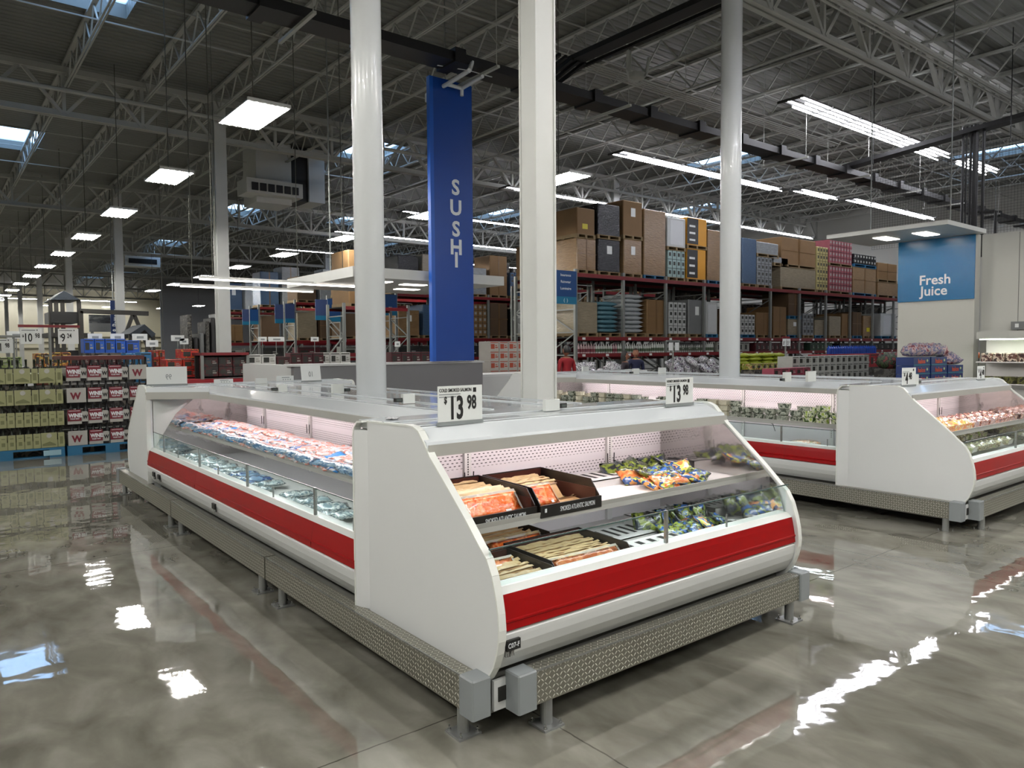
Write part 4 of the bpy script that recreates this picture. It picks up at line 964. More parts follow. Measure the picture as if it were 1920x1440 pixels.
MIDL = [(1083,1123,566,624,WRAPT,None,'shrink-wrapped pale tan load'), (1125,1167,566,624,TEAL,'bags','stack of teal bags'), (1173,1214,552,624,SILV,'bags','stack of silver-grey bags'), (1215,1250,562,624,CARD,'tape','brown taped carton load'),
 (1256,1289,567,624,WHB,'grid','white boxed appliance load'), (1293,1324,562,624,GREYB,'label','grey boxed load'), (1326,1348,566,622,WHB,'panel','narrow white boxed load'), (1352,1386,580,625,CARDD,None,'brown load behind the round column'),
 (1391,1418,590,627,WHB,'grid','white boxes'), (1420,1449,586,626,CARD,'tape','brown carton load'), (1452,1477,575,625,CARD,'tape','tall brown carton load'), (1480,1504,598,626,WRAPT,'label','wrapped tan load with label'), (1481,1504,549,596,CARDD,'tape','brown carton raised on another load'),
 (1508,1528,588,627,WRAPW,'grid','silver and white stacked load'), (1530,1551,600,627,WRAPT,None,'low tan wrapped load'), (1557,1579,593,628,WRAPT,None,'pale wrapped load'), (1581,1599,588,628,CARD,None,'narrow brown carton load'), (1601,1618,585,628,CARDD,'tape','slim tan carton load'),
 (1621,1641,592,628,WRAP,'yellow','brown load with round yellow sticker'), (1654,1682,588,628,WHB,'panel','white heater-shaped boxed load')]
TOPL = [r_ if r_[0] > 1060 else (1083,)+tuple(r_[1:]) for r_ in TOPL]
prev = {}
for lv, (tab, zb) in enumerate(((TOPL, ZT), (MIDL, ZM))):
    tab = sorted(tab, key=lambda r_: (-r_[3] if r_[3] > 0 else 0))
    placed = []
    for (u0, u1, vt, vb, m, ft, de) in tab:
        x0, x1 = xat(u0, RY+.05, vt), xat(u1, RY+.05, vt)
        z1 = zat((u0+u1)/2, vt, RY+.05)
        below = [p for p in placed if min(x1, p[1])-max(x0, p[0]) > .3*(x1-x0)]
        z0 = max([p[2] for p in below], default=zb)
        if z1-z0 < .25: z1 = z0+.3
        placed.append((x0, x1, z1))
        lb = f'{de} on the {["top","middle"][lv]} level of right-hand rack{", stacked upper" if below else ""}'
        load(x0, x1, z0, z1, RY+.08, 1.08, m, lb, grp=f'pallet loads on the {["top","middle"][lv]} beam of the right-hand rack', feat=ft, pal=PALB if (int(x0*7) % 4 == 0) else WOOD)
x0 = 13.30-.0
o = load(11.95, 13.2, .0, 1.2, RY+1.3, 1.0, WRAPT, 'wrapped load on the floor at the end of the right-hand rack')
# fascia for the end row: second (back) rack shows above at the left, brown dark side
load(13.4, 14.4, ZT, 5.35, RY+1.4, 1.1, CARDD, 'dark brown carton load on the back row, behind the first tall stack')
for i in range(9): load(15.0+2.1*i, 16.4+2.1*i, ZM, 2.9+.25*(i % 3), RY+1.42, 1.0, MIXD, f'dark jumble of boxed goods behind the middle beam, {ORD[i]} along the back row', grp='dark loads on the back row')
# price tickets along the beams
tk = MB().box(0,.11,0,.004,0,.06).mesh('shelf_ticket', SIGNW)
for i in range(22):
    for z, nm in ((ZM-.08,'middle'),(ZL-.08,'lower')):
        x = 13.5+.88*i
        if x > 32: continue
        tag(link('shelf_ticket', tk, None, Matrix.Translation((x, RY-.016, z))), f'small white ticket on the {nm} red beam of the right-hand rack', 'ticket', f'white tickets on the {nm} red beam')
# bottles and boxes between the middle and lower beams
btl = MB().lathe([(.035,0),(.036,.15),(.030,.19),(.012,.23),(.012,.26),(0,.262)], (0,0,0), 8)
btl.lathe([(.0365,.04),(.0368,.12)], (0,0,0), 8, 1); btw = btl.mesh('plastic_bottle', [mat('white_bottle_plastic', '#b4b7b2', .3), mat('green_bottle_label', '#4a5a44', .5, var=.3)]); btp = btl.mesh('plastic_bottle', [mat('pink_bottle_plastic', '#a88e90', .3), mat('maroon_bottle_label', '#6a2a34', .5, var=.3)])
n = 0
for i in range(62):
    x = 13.45+.094*i
    if abs((x-13.3) % 1.8) < .08: continue
    pk = x < 14.1 or 14.7 < x < 14.95
    o = link('plastic_bottle', btp if pk else btw, None, Matrix.Translation((x, RY+.08, ZL)) @ Matrix.Scale(1.15 if x > 16.3 else 1,4))
    tag(o, f'{"pinkish" if pk else "white"} plastic bottle in the row under the middle beam, {"left" if x < 15.1 else "centre" if x < 16.9 else "right"} bay', 'bottle', f'plastic bottles under the middle beam, {"left" if x < 15.1 else "centre" if x < 16.9 else "right"} bay, {"pinkish" if pk else "white"}')
PRD, PRL = mat('dark_box_print', '#262823', .5, var=.2), mat('light_box_print', '#8f8f88', .5, var=.1)
SMALL = [mat('small_white_boxes', '#85867f', .5, var=.15), mat('small_maroon_boxes', '#45141c', .5, var=.3), mat('small_black_boxes', '#1c1c1e', .5, var=.3), mat('small_green_boxes', '#2c4434', .5, var=.3)]
def row_boxes(x0, x1, y, z, w, h, d, m, label, group, name='carton', cat='carton', stack=1, gap=.01, prn=None):
    n = max(1, int((x1-x0)/(w+gap))); mb_ = MB().cbox(0, w, 0, d, 0, h, .006)
    ms = [m] + (list(prn) if prn else [PRD, PRL])
    mb_.box(w*.12, w*.52, -.003, .001, h*.22, h*.72, 1).box(w*.60, w*.88, -.003, .001, h*.30, h*.42, 2).box(w*.60, w*.80, -.003, .001, h*.52, h*.60, 2).box(w*.08, w*.92, -.003, .001, h*.84, h*.92, 1)
    me = mb_.mesh(name, ms)
    for k in range(stack):
        for i in range(n):
            o = link(name, me, None, Matrix.Translation((x0+i*(w+gap), y, z+k*(h+.002))))
            pos = f'{ORD[i]} from the left' if n > 1 else 'single column'
            lay = (['bottom','second','third','fourth','fifth','sixth'][k]+' layer') if stack > 1 else ''
            tag(o, f'{label}, {pos}' + (f', {lay}' if lay else ''), cat, group)
row_boxes(19.4, 21.3, RY+.05, ZL, .28, .30, .4, SMALL[0], 'white and black small box under the middle beam, right of column', 'small boxes under the middle beam')
row_boxes(21.5, 24.6, RY+.05, ZL, .26, .28, .4, SMALL[1], 'maroon and white small box under the middle beam', 'maroon boxes under the middle beam')
row_boxes(24.9, 26.6, RY+.05, ZL, .3, .28, .4, SMALL[3], 'greenish small box under the middle beam', 'greenish boxes under the middle beam')
row_boxes(17.1, 19.1, RY+.05, ZL, .34, .3, .5, SMALL[2], 'dark small box under the middle beam behind the column', 'dark boxes under the middle beam')
row_boxes(27, 32.5, RY+.05, ZL, .5, .26, .5, SMALL[2], 'dark box under the middle beam near the blue wall', 'dark boxes near the blue wall')

# blue aisle signs (with white lines of lettering)
SB, SBT = mat('blue_aisle_sign', '#0d4076', .4, var=.03), mat('teal_sign_foot', '#146b8e', .4, var=.03)
SBV = mat('dusk_blue_aisle_sign', '#33446e', .4, var=.03)
def aisle_sign(u0, u1, v0, v1, y, label, words, face=SB):
    a, b2 = ony(u0, v1, y), ony(u1, v0, y); w = b2.x-a.x; h = b2.z-a.z
    t = empty('aisle_sign', (a.x, y, a.z), label, 'sign', 'blue aisle signs at the rack ends')
    MB().box(0, w, 0, .03, h*.22, h).build('board', face, t); MB().box(0, w, 0, .03, 0, h*.22).build('foot', SBT, t)
    for i, wd in enumerate(words): text(wd, h*.11, WTXT, t, (w*.5, -.003, h*(.83-.2*i)), bold=.01, align='CENTER')
    if words:
        for s in (-1, 1): text('( )'[0 if s < 0 else 2], h*.14, WTXT, t, (w*(.5+s*.07)-.02, -.003, h*.07)); 
    MB().tube((w*.5,.045,h*.6),(w+.62,.07,h*.6),.015,6).build('bracket', UPR, t)
aisle_sign(1040, 1081, 509, 569, RY-.04, 'blue aisle sign right of the square column, on the rack end', ['Insurance', 'Rainwear', 'Luminaire'][0:0] or ['Insurance', 'Rainwear', 'Luminaire'])
aisle_sign(981, 1003, 516, 572, 17.93, 'blue aisle sign left of the square column', ['He', 'La', 'Wi'])
for i, (u0, u1, v0, v1, y, fc) in enumerate(((718,744,553,591,22.53,SB), (592,613,562,600,25.03,SBV), (615,638,561,603,25.03,SB), (516,531,571,606,29.03,SBV), (535,552,570,605,29.03,SBV), (455,467,580,609,33.03,SBV), (469,484,580,608,33.03,SB), (403,416,588,612,37.93,SBV))):
    aisle_sign(u0, u1, v0, v1, y, f'small blue aisle sign in the middle distance, {ORD[i]} from the round column going left', ['Toys'][0:0], fc)

# racks in the middle distance, one row behind another
MW = [WRAPT, WRAP, CARD, WRAPW, GREYB, WHB, CARDD, WRAPK, MIXD, BLUEW]
g5 = random.Random(21); rows = [(18.0, 12.2, 6), (22.6, 12.6, 8), (25.1, 12.4, 7), (29.1, 12.4, 7), (33.1, 12.6, 7), (38, 12.6, 8), (44, 12.6, 8)]
names = {WRAPT:'pale tan wrapped', WRAP:'brown wrapped', CARD:'kraft carton', WRAPW:'white wrapped', GREYB:'grey boxed', WHB:'white boxed', CARDD:'dark carton', WRAPK:'black wrapped', MIXD:'mixed dark', BLUEW:'blue wrapped'}
for r_i, (y, xs, nb) in enumerate(rows):
    x0 = xat((1003,744,640,554,486,420,420)[r_i], y)
    rack([x0+2.0*k for k in range(nb)], y, 1.2, [3.56, 2.0, 1.3], f'red-beamed pallet rack in the middle distance, {ORD[r_i]} one back from the right-hand rack', 3.56)
    for k in range((nb-1)*2):
        xa = x0+.1+k*1.0
        for lv, z in (('top', 3.56), ('middle', 2.0)):
            m = g5.choice(MW); h = g5.uniform(1.0, 1.9) if lv == 'top' else g5.uniform(.9, 1.4)
            if r_i > 3 and lv == 'middle' and k % 2: continue
            load(xa, xa+.86, z, z+h, y+.05, 1.05, m, f'{names[m]} load, {ORD[k]} along the {lv} level of the {ORD[r_i]} distant rack row', grp='pallet loads on the distant racks', feat=g5.choice([None,'tape','grid','label']))
    row_boxes(x0+.1, x0+(nb-1)*2-.2, y+.06, 1.3, .85, .42, .6, SMALL[(r_i+1) % 3], f'dark carton on the low shelf, {ORD[r_i]} distant rack row', f'cartons on the low shelf of the {ORD[r_i]} distant rack row')
# tall brown cartons seen left of the round column
load(10.0, 11.1, 2.9, 4.6, 20.4, 1.2, CARD, 'tall brown carton load with white labels, just left of the round column', feat='label')
rack([9.8, 12.0], 20.3, 1.2, [2.9, 1.5], 'short rack under the tall brown carton left of the round column', 2.9)

# ------------------------------------------------------------------ displays in front of the right-hand rack
CRINK = pack('silver_snack_bag', ['#6f7274','#c6c8ca','#45474c','#e2e2e4','#5a4a60'], 16, .12, bump=.9, coat=.8, soft=True)
cbm = [MB().pillow(.30,.40,.16, 7, 7, .6, seed=s).mesh('snack_bag', CRINK, True) for s in (1,2,3)]
g6 = random.Random(8)
def snack_heap(x0, x1, y, z, n, who):
    for i in range(n):
        o = link('snack_bag', cbm[i % 3], None, Tloc(g6.uniform(x0, x1), y+g6.uniform(0,.5), g6.uniform(0,180), z+g6.uniform(0,.36)) @ Matrix.Rotation(g6.uniform(.6,1.5),4,'X'))
        tag(o, f'crinkled silver bag in the heap {who}', 'snack bag', f'silver bags in the heap {who}')
a, b2 = xat(1250, 12.6), xat(1338, 12.6)
snack_heap(a, b2, 12.4, .80, 34, 'left of the right-hand round column')
c_, d_ = xat(1088, 13), xat(1172, 13)
snack_heap(c_, d_, 12.9, .72, 26, 'below the rack right of the square column')
for (xa, xb, y, lb) in ((a-.2, b2+.1, 12.3, 'white display bin under the silver bags by the round column'), (c_-.2, d_+.1, 12.8, 'white display bin under the silver bags near the rack end')):
    t = empty('display_bin', (xa, y, 0), lb, 'display bin'); MB().box(0, xb-xa, 0, .9, .1, .85).build('body', mat('pale_bin', '#8f908a', .5), t); MB().box(.05, xb-xa-.05, .05, .85, 0, .1).build('plinth', DARK, t)
GRB = mat('lime_green_bag', '#8f9a26', .35, var=.25, scale=10, bump=.4, bscale=12); gbm = [MB().pillow(.62,.40,.12,7,5,.4,seed=s).mesh('green_sack', GRB, True) for s in (1,2)]
ga = xat(1386, 12.0)
for i in range(4):
    for k in range(6):
        tag(link('green_sack', gbm[(i+k) % 2], None, Tloc(ga+.3+.62*i, 12.2, g6.uniform(-6,6), .78+.105*k)), f'lime green sack right of the round column, {["bottom","second","third","fourth","fifth","top"][k]} layer, {ORD[i]} from the left', 'sack', 'lime green sacks stacked right of the round column')
t = empty('display_table', (ga, 11.95, 0), 'low dark table under the lime green sacks', 'table'); MB().box(0, 2.6, 0, .5, .70, .78).build('top', MIXD, t)
for sx in (.05, 2.5):
    for sy in (.03, .42): MB().box(sx, sx+.05, sy, sy+.05, 0, .70).build('leg', UPR, t)
t = empty('display_table', (ga-.02, 11.55, 0), 'narrow stand under the yellow-green cartons', 'table'); MB().box(0, 2.55, 0, .37, .1, .975).build('body', MIXD, t); MB().box(.03, 2.5, .03, .33, 0, .1).build('plinth', DARK, t)
YB = pack('yellow_print_carton_small', ['#9a8a2a','#6a7a2a','#b9a86a','#8a4a2a'], 8, .5)
row_boxes(ga, ga+2.5, 11.6, .98, .26, .16, .3, YB, 'yellow-green small carton in front of the lime sacks', 'small cartons in front of the lime sacks')
WPR = mat('white_produce_box', '#a4a6a0', .5, var=.1); RPR = mat('red_produce_box', '#8a1a28', .5, var=.15)
pa, pb = xat(1487, 9.5), xat(1640, 9.5)
row_boxes(pa, pb-.15, 9.5, .76, .28, .20, .4, WPR, 'white printed produce box behind the right-hand island', 'white printed produce boxes', stack=3)
row_boxes(pb-.15, pb+.35, 9.7, .76, .26, .21, .4, RPR, 'red produce box behind the right-hand island', 'red produce boxes', stack=3)
row_boxes(xat(1452,9.2), pa+.3, 9.2, .95, .3, .16, .3, mat('pink_berry_box', '#8f3a4c', .5, var=.2), 'pink and white berry box behind the right-hand island', 'pink berry boxes')
row_boxes(xat(1540,11), xat(1690,11), 11, .95, .36, .42, .4, mat('crimson_carton', '#8a1822', .5, var=.1), 'crimson carton behind the white produce boxes', 'crimson cartons')
BLB = mat('blue_water_bottle', '#123f96', .25, var=.3, scale=10, coat=.5); blm = MB().lathe([(.06,0),(.062,.17),(.02,.22),(.02,.25),(0,.252)], (0,0,0), 8).mesh('blue_bottle', BLB)
for i in range(22):
    tag(link('blue_bottle', blm, None, Matrix.Translation((xat(1558,11.2)+.135*i, 11.25, 1.372))), 'blue bottle in the row above the crimson cartons', 'bottle', 'blue bottles above the crimson cartons')
for (x, y, w, lb) in ((pa, 9.45, pb-pa+.7, 'low table under the white and red produce boxes'), (xat(1540,11), 10.95, xat(1690,11)-xat(1540,11)+.1, 'low table under the crimson cartons')):
    t = empty('display_table', (x, y, 0), lb, 'table'); MB().box(0, w, 0, .62, .70, .76).build('top', MIXD, t)
    for sx in (.05, w-.1): MB().box(sx, sx+.05, .1, .15, 0, .70).build('leg', UPR, t); MB().box(sx, sx+.05, .5, .55, 0, .70).build('leg', UPR, t)
    if 'crimson' in lb: MB().box(0, w, .05, .45, .76, .95).build('riser', MIXD, t)
    else: pass
t = empty('display_table', (xat(1452,9.2)-.05, 9.15, 0), 'narrow stand under the pink berry boxes', 'table'); MB().box(0, pa+.3-xat(1452,9.2)+.1, 0, .4, .1, .945).build('body', MIXD, t); MB().box(.03, pa+.3-xat(1452,9.2)+.07, .03, .37, 0, .1).build('plinth', DARK, t)
def t_stand(x, y, zt, w, cards, label, rz=0, cw=.22, chh=.24, col=BEAM):
    t = empty('sign_stand', (x, y, 0), label, 'sign stand', 'T-shaped sign stands', rz)
    MB().tube((0,0,.02),(0,0,zt),.02,8).build('pole', UPR, t); MB().lathe([(.16,0),(.16,.02),(0,.025)], (0,0,0), 16).build('base', UPR, t)
    MB().box(-w/2, w/2, -.02, .02, zt-.01, zt+.03).build('crossbar', col, t)
    for i, (cx, pr, ce) in enumerate(cards):
        c = MB().box(cx-cw/2, cx+cw/2, -.03, -.024, zt-.03-chh, zt-.03).build('price_card', SIGNW, t)
        text(pr, chh*.75, INK, c, (cx-cw*.36, -.032, zt-.03-chh*.84), bold=.02, sx=.62)
        if ce: text(ce, chh*.42, INK, c, (cx-cw*.35+chh*.28*len(pr)+.008, -.032, zt-.03-chh*.60), bold=.02, sx=.62)
        if cw > .24:
            text('$', chh*.22, INK, c, (cx-cw*.43, -.032, zt-.03-chh*.55), bold=.02)
            MB().box(cx-cw*.44, cx+cw*.2, -.0312, -.03, zt-.03-chh*.13, zt-.03-chh*.09).box(cx+cw*.26, cx+cw*.31, -.0312, -.03, zt-.03-chh*.14, zt-.03-chh*.06).build('fine_print', INK, c)
    return t
p = ony(1473, 633, 10.6); t_stand(p.x, 10.6, p.z, .34, ((-.10,'8','7'), (.10,'5','4')), 'thin stand with two white price cards before the racks, right of the green sacks', cw=.17, chh=.19)
p = ony(1262, 640, 12.0); t_stand(p.x, 12.0, p.z, .5, ((-.12,'',''), (.12,'',''),), 'thin stand with pale cards beside the silver bags', cw=.16, chh=.2, col=UPR)
p = ony(1729, 614, 7.6); t_stand(p.x, 7.6, p.z, 1.05, ((-.42,'7',''), (.33,'8','')), 'red-topped sign stand in front of the white wall below the blue sign', .35, .16, .18)
p = ony(1856, 618, 7.0); t_stand(p.x, 7.0, p.z, .72, ((-.28,'4',''), (.26,'8','')), 'red-topped sign stand at the right by the wall coolers', .35, .14, .18)

# ------------------------------------------------------------------ juice wall, blue sign, canopy
JX = 16.0
t = empty('juice_wall', (0,0,0), 'white partition wall carrying the blue Fresh Juice sign', 'partition wall')
MB().box(JX, JX+.25, 5.64, 7.08, 0, 3.76).build('wall_board', WALLW, t)
s_ = empty('fresh_juice_sign', (0,0,0), 'large blue Fresh Juice wall sign', 'sign')
JB = mat('juice_sign_blue', '#0b6596', .25, var=.04, scale=1)
MB().box(JX-.03, JX-.002, 5.64, 7.08, 2.51, 3.75).build('board', JB, s_)
text('Fresh', .27, WTXT, s_, (JX-.033, 6.66, 2.84), right=(0,-1,0), bold=.018); text('Juice', .27, WTXT, s_, (JX-.033, 6.63, 2.62), right=(0,-1,0), bold=.018)
t = empty('juice_canopy', (0,0,0), 'flat white canopy with two lit panels above the blue juice sign', 'canopy')
MB().box(14.3, JX+.1, 5.5, 7.75, 3.76, 3.84).build('slab', COLG, t)
for i, y in enumerate((6.1, 6.85)): MB().box(14.9, 15.5, y, y+.26, 3.75, 3.7605).build('lit_panel', DOWN, t)
for y in (5.8, 7.3): MB().tube((15.2, y, 3.84), (15.2, y, 8.3), .012, 6).build('hanger', UPR, t)
t = empty('partition_wall', (0,0,0), 'tall plain white partition wall at the right edge', 'partition wall'); MB().box(JX+.26, JX+.5, -3, 5.62, 0, 3.76).build('wall_board', WALLW, t)
MB().box(JX+.255, JX+.262, 4.98, 4.99, 0, 3.74).build('seam', KICK, t)
t = empty('coat_locker', (0,0,0), 'small dark grey wall box with white label at the right edge', 'wall box'); p = onx(1912, 612, JX+.25); MB().box(JX+.1, JX+.26, p.y-.12, p.y+.1, p.z-.06, p.z+.09).build('box', GREYB, t); MB().box(JX+.09, JX+.1, p.y-.03, p.y+.03, p.z-.02, p.z+.05).build('label', SIGNW, t)
# wall cooler with shelves of food
t = empty('wall_cooler', (0,0,0), 'lit upright cooler along the white wall at the right edge', 'cooler')
cx = 15.2; MB().box(cx+.6, cx+.9, 0.5, 5.35, .3, 1.75).build('back', INNER, t); MB().box(cx+.1, cx+.9, 0.5, 5.35, 1.72, 1.86).build('hood', WALLW, t); MB().box(cx, cx+.9, .5, 5.35, 0, .45).build('base', LOWER, t)
MB().box(cx+.12, cx+.2, .55, 5.3, 1.70, 1.72).build('lamp', mat('cooler_lamp', '#ffffff', .5, var=0, emit=14, ecol='#f4ffe8'), t)
for z in (1.3, .9): MB().box(cx+.1, cx+.62, .5, 5.35, z-.02, z).build('shelf', SHELF, t)
CF = [pack('dark_salad_cup', ['#3a2422','#6a4a42','#c9b9a8','#2a1c1c'], 12, .3), pack('white_cup', ['#d2d2cc','#b9b9b0','#8a3a3a'], 12, .3), pack('green_pack', ['#4f8a2a','#86b94a','#d2dcb4'], 12, .3), pack('orange_pack', ['#c9581c','#e0813a','#b9431c'], 12, .3), pack('olive_pack', ['#4a4a24','#6a6a3a','#2c2a18'], 12, .3)]
for k in range(22):
    m = CF[0 if k < 6 else 1 if k < 9 else 2 if k < 16 else 1]
    tag(link('food_cup', MB().cbox(-.1, .1, -.09, .09, 0, .16, .02).mesh('food_cup', m), None, Matrix.Translation((cx+.25, 5.2-.2*k, 1.30))), f'chilled food pack on the upper cooler shelf at the right, {ORD[k]} from the left', 'food pack', 'food packs on the upper cooler shelf')
    tag(link('food_cup', MB().cbox(-.1, .1, -.09, .09, 0, .13, .02).mesh('food_cup', CF[3 if 3 < k < 9 else 4]), None, Matrix.Translation((cx+.2, 5.2-.2*k, .90))), f'chilled food pack on the lower cooler shelf at the right, {ORD[k]} from the left', 'food pack', 'food packs on the lower cooler shelf')
# mandarin cartons printed with the orange word
HB = mat('royal_blue_carton', '#0d2a63', .4, var=.2, scale=5); HO = mat('orange_word', '#c8502a', .5, var=0); HT = mat('teal_carton_band', '#1b5f7a', .4)
def mandarin(x, y, z, w, d, h, rz, label):
    t = empty('mandarin_carton', (x, y, z), label, 'fruit carton', 'blue mandarin cartons', rz)
    m = MB().box(0, w, 0, d, 0, h); m.build('carton', HB, t); MB().box(0, w, -.004, 0, 0, h*.16).build('band', HT, t)
    text('halos', h*.75, HO, t, (w*.24, -.005, h*.28), bold=.02, sx=1.0); MB().lathe([(h*.16,0),(h*.16,.004),(0,.005)], (0,0,0), 12).build('round_mark', mat('pale_round_mark', '#a9b98a', .5), t, mw=Matrix.Translation((w*.82,-.001,h*.6)) @ Matrix.Rotation(PI/2,4,'X'))
    return t
hx = ony(1713, 690, 5.35).x
for i in range(3):
    for k in range(7):
        if i == 2 and k == 6: continue
        mandarin(hx+i*.50, 5.35-.07*i, .40+.145*k, .485, .30, .14, -.12, f'blue mandarin carton, {["left","middle","right"][i]} column, {["bottom","second","third","fourth","fifth","sixth","top"][k]} of its stack')
t = empty('wood_pallet', (hx-.05, 5.15, 0), 'pallet base under the blue mandarin cartons', 'pallet'); MB().box(0, 1.6, 0, .55, 0, .395).build('deck', MIXD, t)
mand = pack('net_bag_fruit', ['#20304a','#7a2c3c','#c9b4b0','#3a3a7a','#a8a49c'], 12, .4, bump=.5, soft=True)
mbm = MB().pillow(.34,.26,.20,6,6,.5,seed=4).mesh('net_bag', mand, True)
for i in range(7): tag(link('net_bag', mbm, None, Tloc(hx+.2+.2*i, 5.48-.025*i, 40*i, 1.42 if i < 5 else 1.27)), f'purple and blue net bag on the mandarin cartons, {ORD[i]} from the left', 'net bag', 'net bags on the mandarin cartons')
PROD = [pack('dark_produce', ['#1d2a1a','#3a4a2a','#101410','#6a2c28'], 9, .6), pack('yellow_veg', ['#8a8a2a','#b9b04a','#5a6a2a'], 12, .6), pack('orange_fruit_bin', ['#c9581c','#e07a2a','#a8401c'], 12, .5)]
for i, (u, v, y, w, h, m, lb) in enumerate(((1840,705,6.3,.5,.35,0,'dark printed produce crates right of the mandarin cartons'), (1890,720,6.0,.8,.4,0,'dark bin of greens at the right edge'), (1870,670,7.2,.6,.16,2,'bright orange fruit heap below the wall cooler'), (1905,745,5.4,.7,.2,1,'yellow-green vegetable crate at the right edge'), (1690,690,8.2,.7,.4,0,'dark crate display left of the mandarin cartons'))):
    p = ony(u, v, y); t = empty('produce_crate', (p.x-w/2, y, 0), lb, 'produce crate'); MB().box(0, w, 0, .5, 0, p.z-.02).build('stand', MIXD, t); MB().pillow(w, .5, h, 8, 6, .5, seed=i, c=(w/2,.25,p.z-.04)).build('produce', PROD[m], t, True)

# ------------------------------------------------------------------ sushi counter, tall blue sign
SY = 10.4
t = empty('sushi_counter', (0,0,0), 'grey counter wall behind the near island', 'counter')
MB().box(4.2, 7.62, SY, SY+.1, 0, 1.36).build('front_wall', mat('grey_counter_panel', '#77777a', .4, var=.02), t); MB().box(4.2, 4.3, SY+.1, SY+2.2, 0, 1.38).build('side_wall', LOWER, t)
MB().box(4.15, 7.64, SY-.03, SY+.25, 1.36, 1.395).build('cap', LOWER, t); MB().box(7.5, 7.62, SY+.1, SY+2.2, 0, 1.36).build('side_wall', LOWER, t)
x0_, x1_ = ony(808,400,SY-.12).x, ony(886.5,400,SY-.12).x
t = empty('sushi_sign', (0,0,0), 'tall vertical blue SUSHI sign hanging behind the near island', 'sign')
SBL = mat('royal_blue_sign', '#0a3f92', .35, var=.04, scale=.6)
MB().box(x0_+.07, x1_, SY-.12, SY-.03, 1.40, 6.02).build('board', SBL, t); MB().box(x0_, x0_+.07, SY-.12, SY-.03, 1.40, 6.02).build('edge', mat('lighter_blue_edge', '#1857b8', .35), t)
xc = (x0_+x1_)/2+.07
for i, ch in enumerate('SUSHI'):
    p = ony(851, (350, 388, 428, 462, 486)[i]+14, SY-.125); text(ch, .345, WTXT, t, (xc-.0, SY-.123, p.z), align='CENTER', bold=.03)
CZ = 2.73
t = empty('sushi_canopy', (0,0,0), 'flat white canopy with lit square panels over the counter', 'canopy')
p0, p1 = onz(655,540,CZ-.0), onz(940,546,CZ)
MB().box(5.2, 8.15, SY+.05, SY+2.7, CZ, CZ+.16).build('slab', COLG, t)
for i, (x, y) in enumerate(((5.7, 10.9), (6.5, 11.1), (7.2, 10.8), (5.9, 11.9), (6.9, 12.0))): MB().box(x, x+.45, y, y+.22, CZ-.008, CZ).build('lit_panel', DOWN, t)
for x in (5.5, 7.9): MB().tube((x, SY+1.5, CZ+.16), (x, SY+1.5, 8.3), .012, 6).build('hanger', UPR, t)
t = empty('low_cooler', (0,0,0), 'plain white low cooler behind the square column', 'cooler'); MB().box(7.75, 9.4, 10.6, 11.4, 0, 1.1).build('body', LOWER, t); MB().box(7.75, 9.4, 10.6, 11.4, 1.1, 1.14).build('lid', PANEL, t)
OB = mat('white_carton_board', '#9c9892', .5, var=.1); PRO = mat('orange_red_print', '#8f3a22', .5, var=.3, scale=30)
row_boxes(xat(918,12.4), xat(990,12.4), 12.4, .95, .24, .20, .4, OB, 'white carton with orange print left of the square column', 'white and orange cartons left of the square column', stack=4, prn=(PRO, PRO))
t = empty('wood_pallet', (xat(918,12.4)-.05, 12.35, 0), 'dark stand under the white and orange cartons', 'stand'); MB().box(0, 1.6, 0, .6, 0, .95).build('body', MIXD, t)

# ------------------------------------------------------------------ wine pallets on the left
WY = 13.1
def wtext(s, size, m, parent, x, z, y, sx=.8, b_=.02): return text(s, size, m, parent, (x, y, z), bold=b_, sx=sx)
WR, WWH, WDK = mat('wine_red_card', '#681022', .5, var=.05), mat('white_box_card', '#a5a39d', .5, var=.04), mat('dark_wine_glass', '#0c0a0c', .32, var=.2, spec=.3)
def wine_case(x, y, z, w, d, h, first, n, label):
    t = empty('wine_case', (x, y, z), label, 'wine case', 'red and white wine cases on the right pallet')
    MB().box(0, w, 0, d, 0, h*.8).build('box', WWH, t)
    if first:
        c = MB().box(.0, w, -.006, 0, 0, h).build('end_flap', WWH, t); wtext('W', h*.62, WR, c, w*.2, h*.24, -.008, .9, .05); MB().box(w*.15, w*.85, -.0075, -.006, h*.9, h*.93).build('rule', GREYINK, c)
    else:
        c = MB().box(0, w*.66, -.006, 0, h*.22, h).build('red_panel', WR, t); wtext('WINE!', h*.36, WTXT, c, w*.06, h*.48, -.008, .78, .05); wtext('YOUR WAY', h*.13, WTXT, c, w*.12, h*.32, -.008, .8, .03)
        MB().box(w*.06, w*.6, -.0075, -.006, h*.9, h*.925).build('rule', WTXT, c)
        q = MB().box(w*.70, w*.95, -.012, .0, h*.16, h*.86).build('bottle_label', WWH, t); wtext('W', h*.34, INK, q, w*.73, h*.36, -.014, .8, .06); MB().box(w*.68, w*.97, -.010, .002, 0, h*.16).build('bottle_base', WDK, q)
    return t
xw0, xw1 = xat(120, WY), xat(268, WY)
wl = [(.150, .225), (.480, .225), (.815, .225), (1.150, .235)]
bn = MB().lathe([(.036,0),(.036,.17),(.014,.225),(.014,.30),(.016,.302),(.016,.315),(0,.316)], (0,0,0), 10).mesh('wine_bottle', WDK, True)
WG = mat('green_wine_glass', '#161c0e', .32, var=.2, spec=.3); bg = MB().lathe([(.036,0),(.036,.17),(.014,.225),(.014,.30),(.017,.302),(.017,.33),(0,.331)], (0,0,0), 10).mesh('wine_bottle', [WG], True)
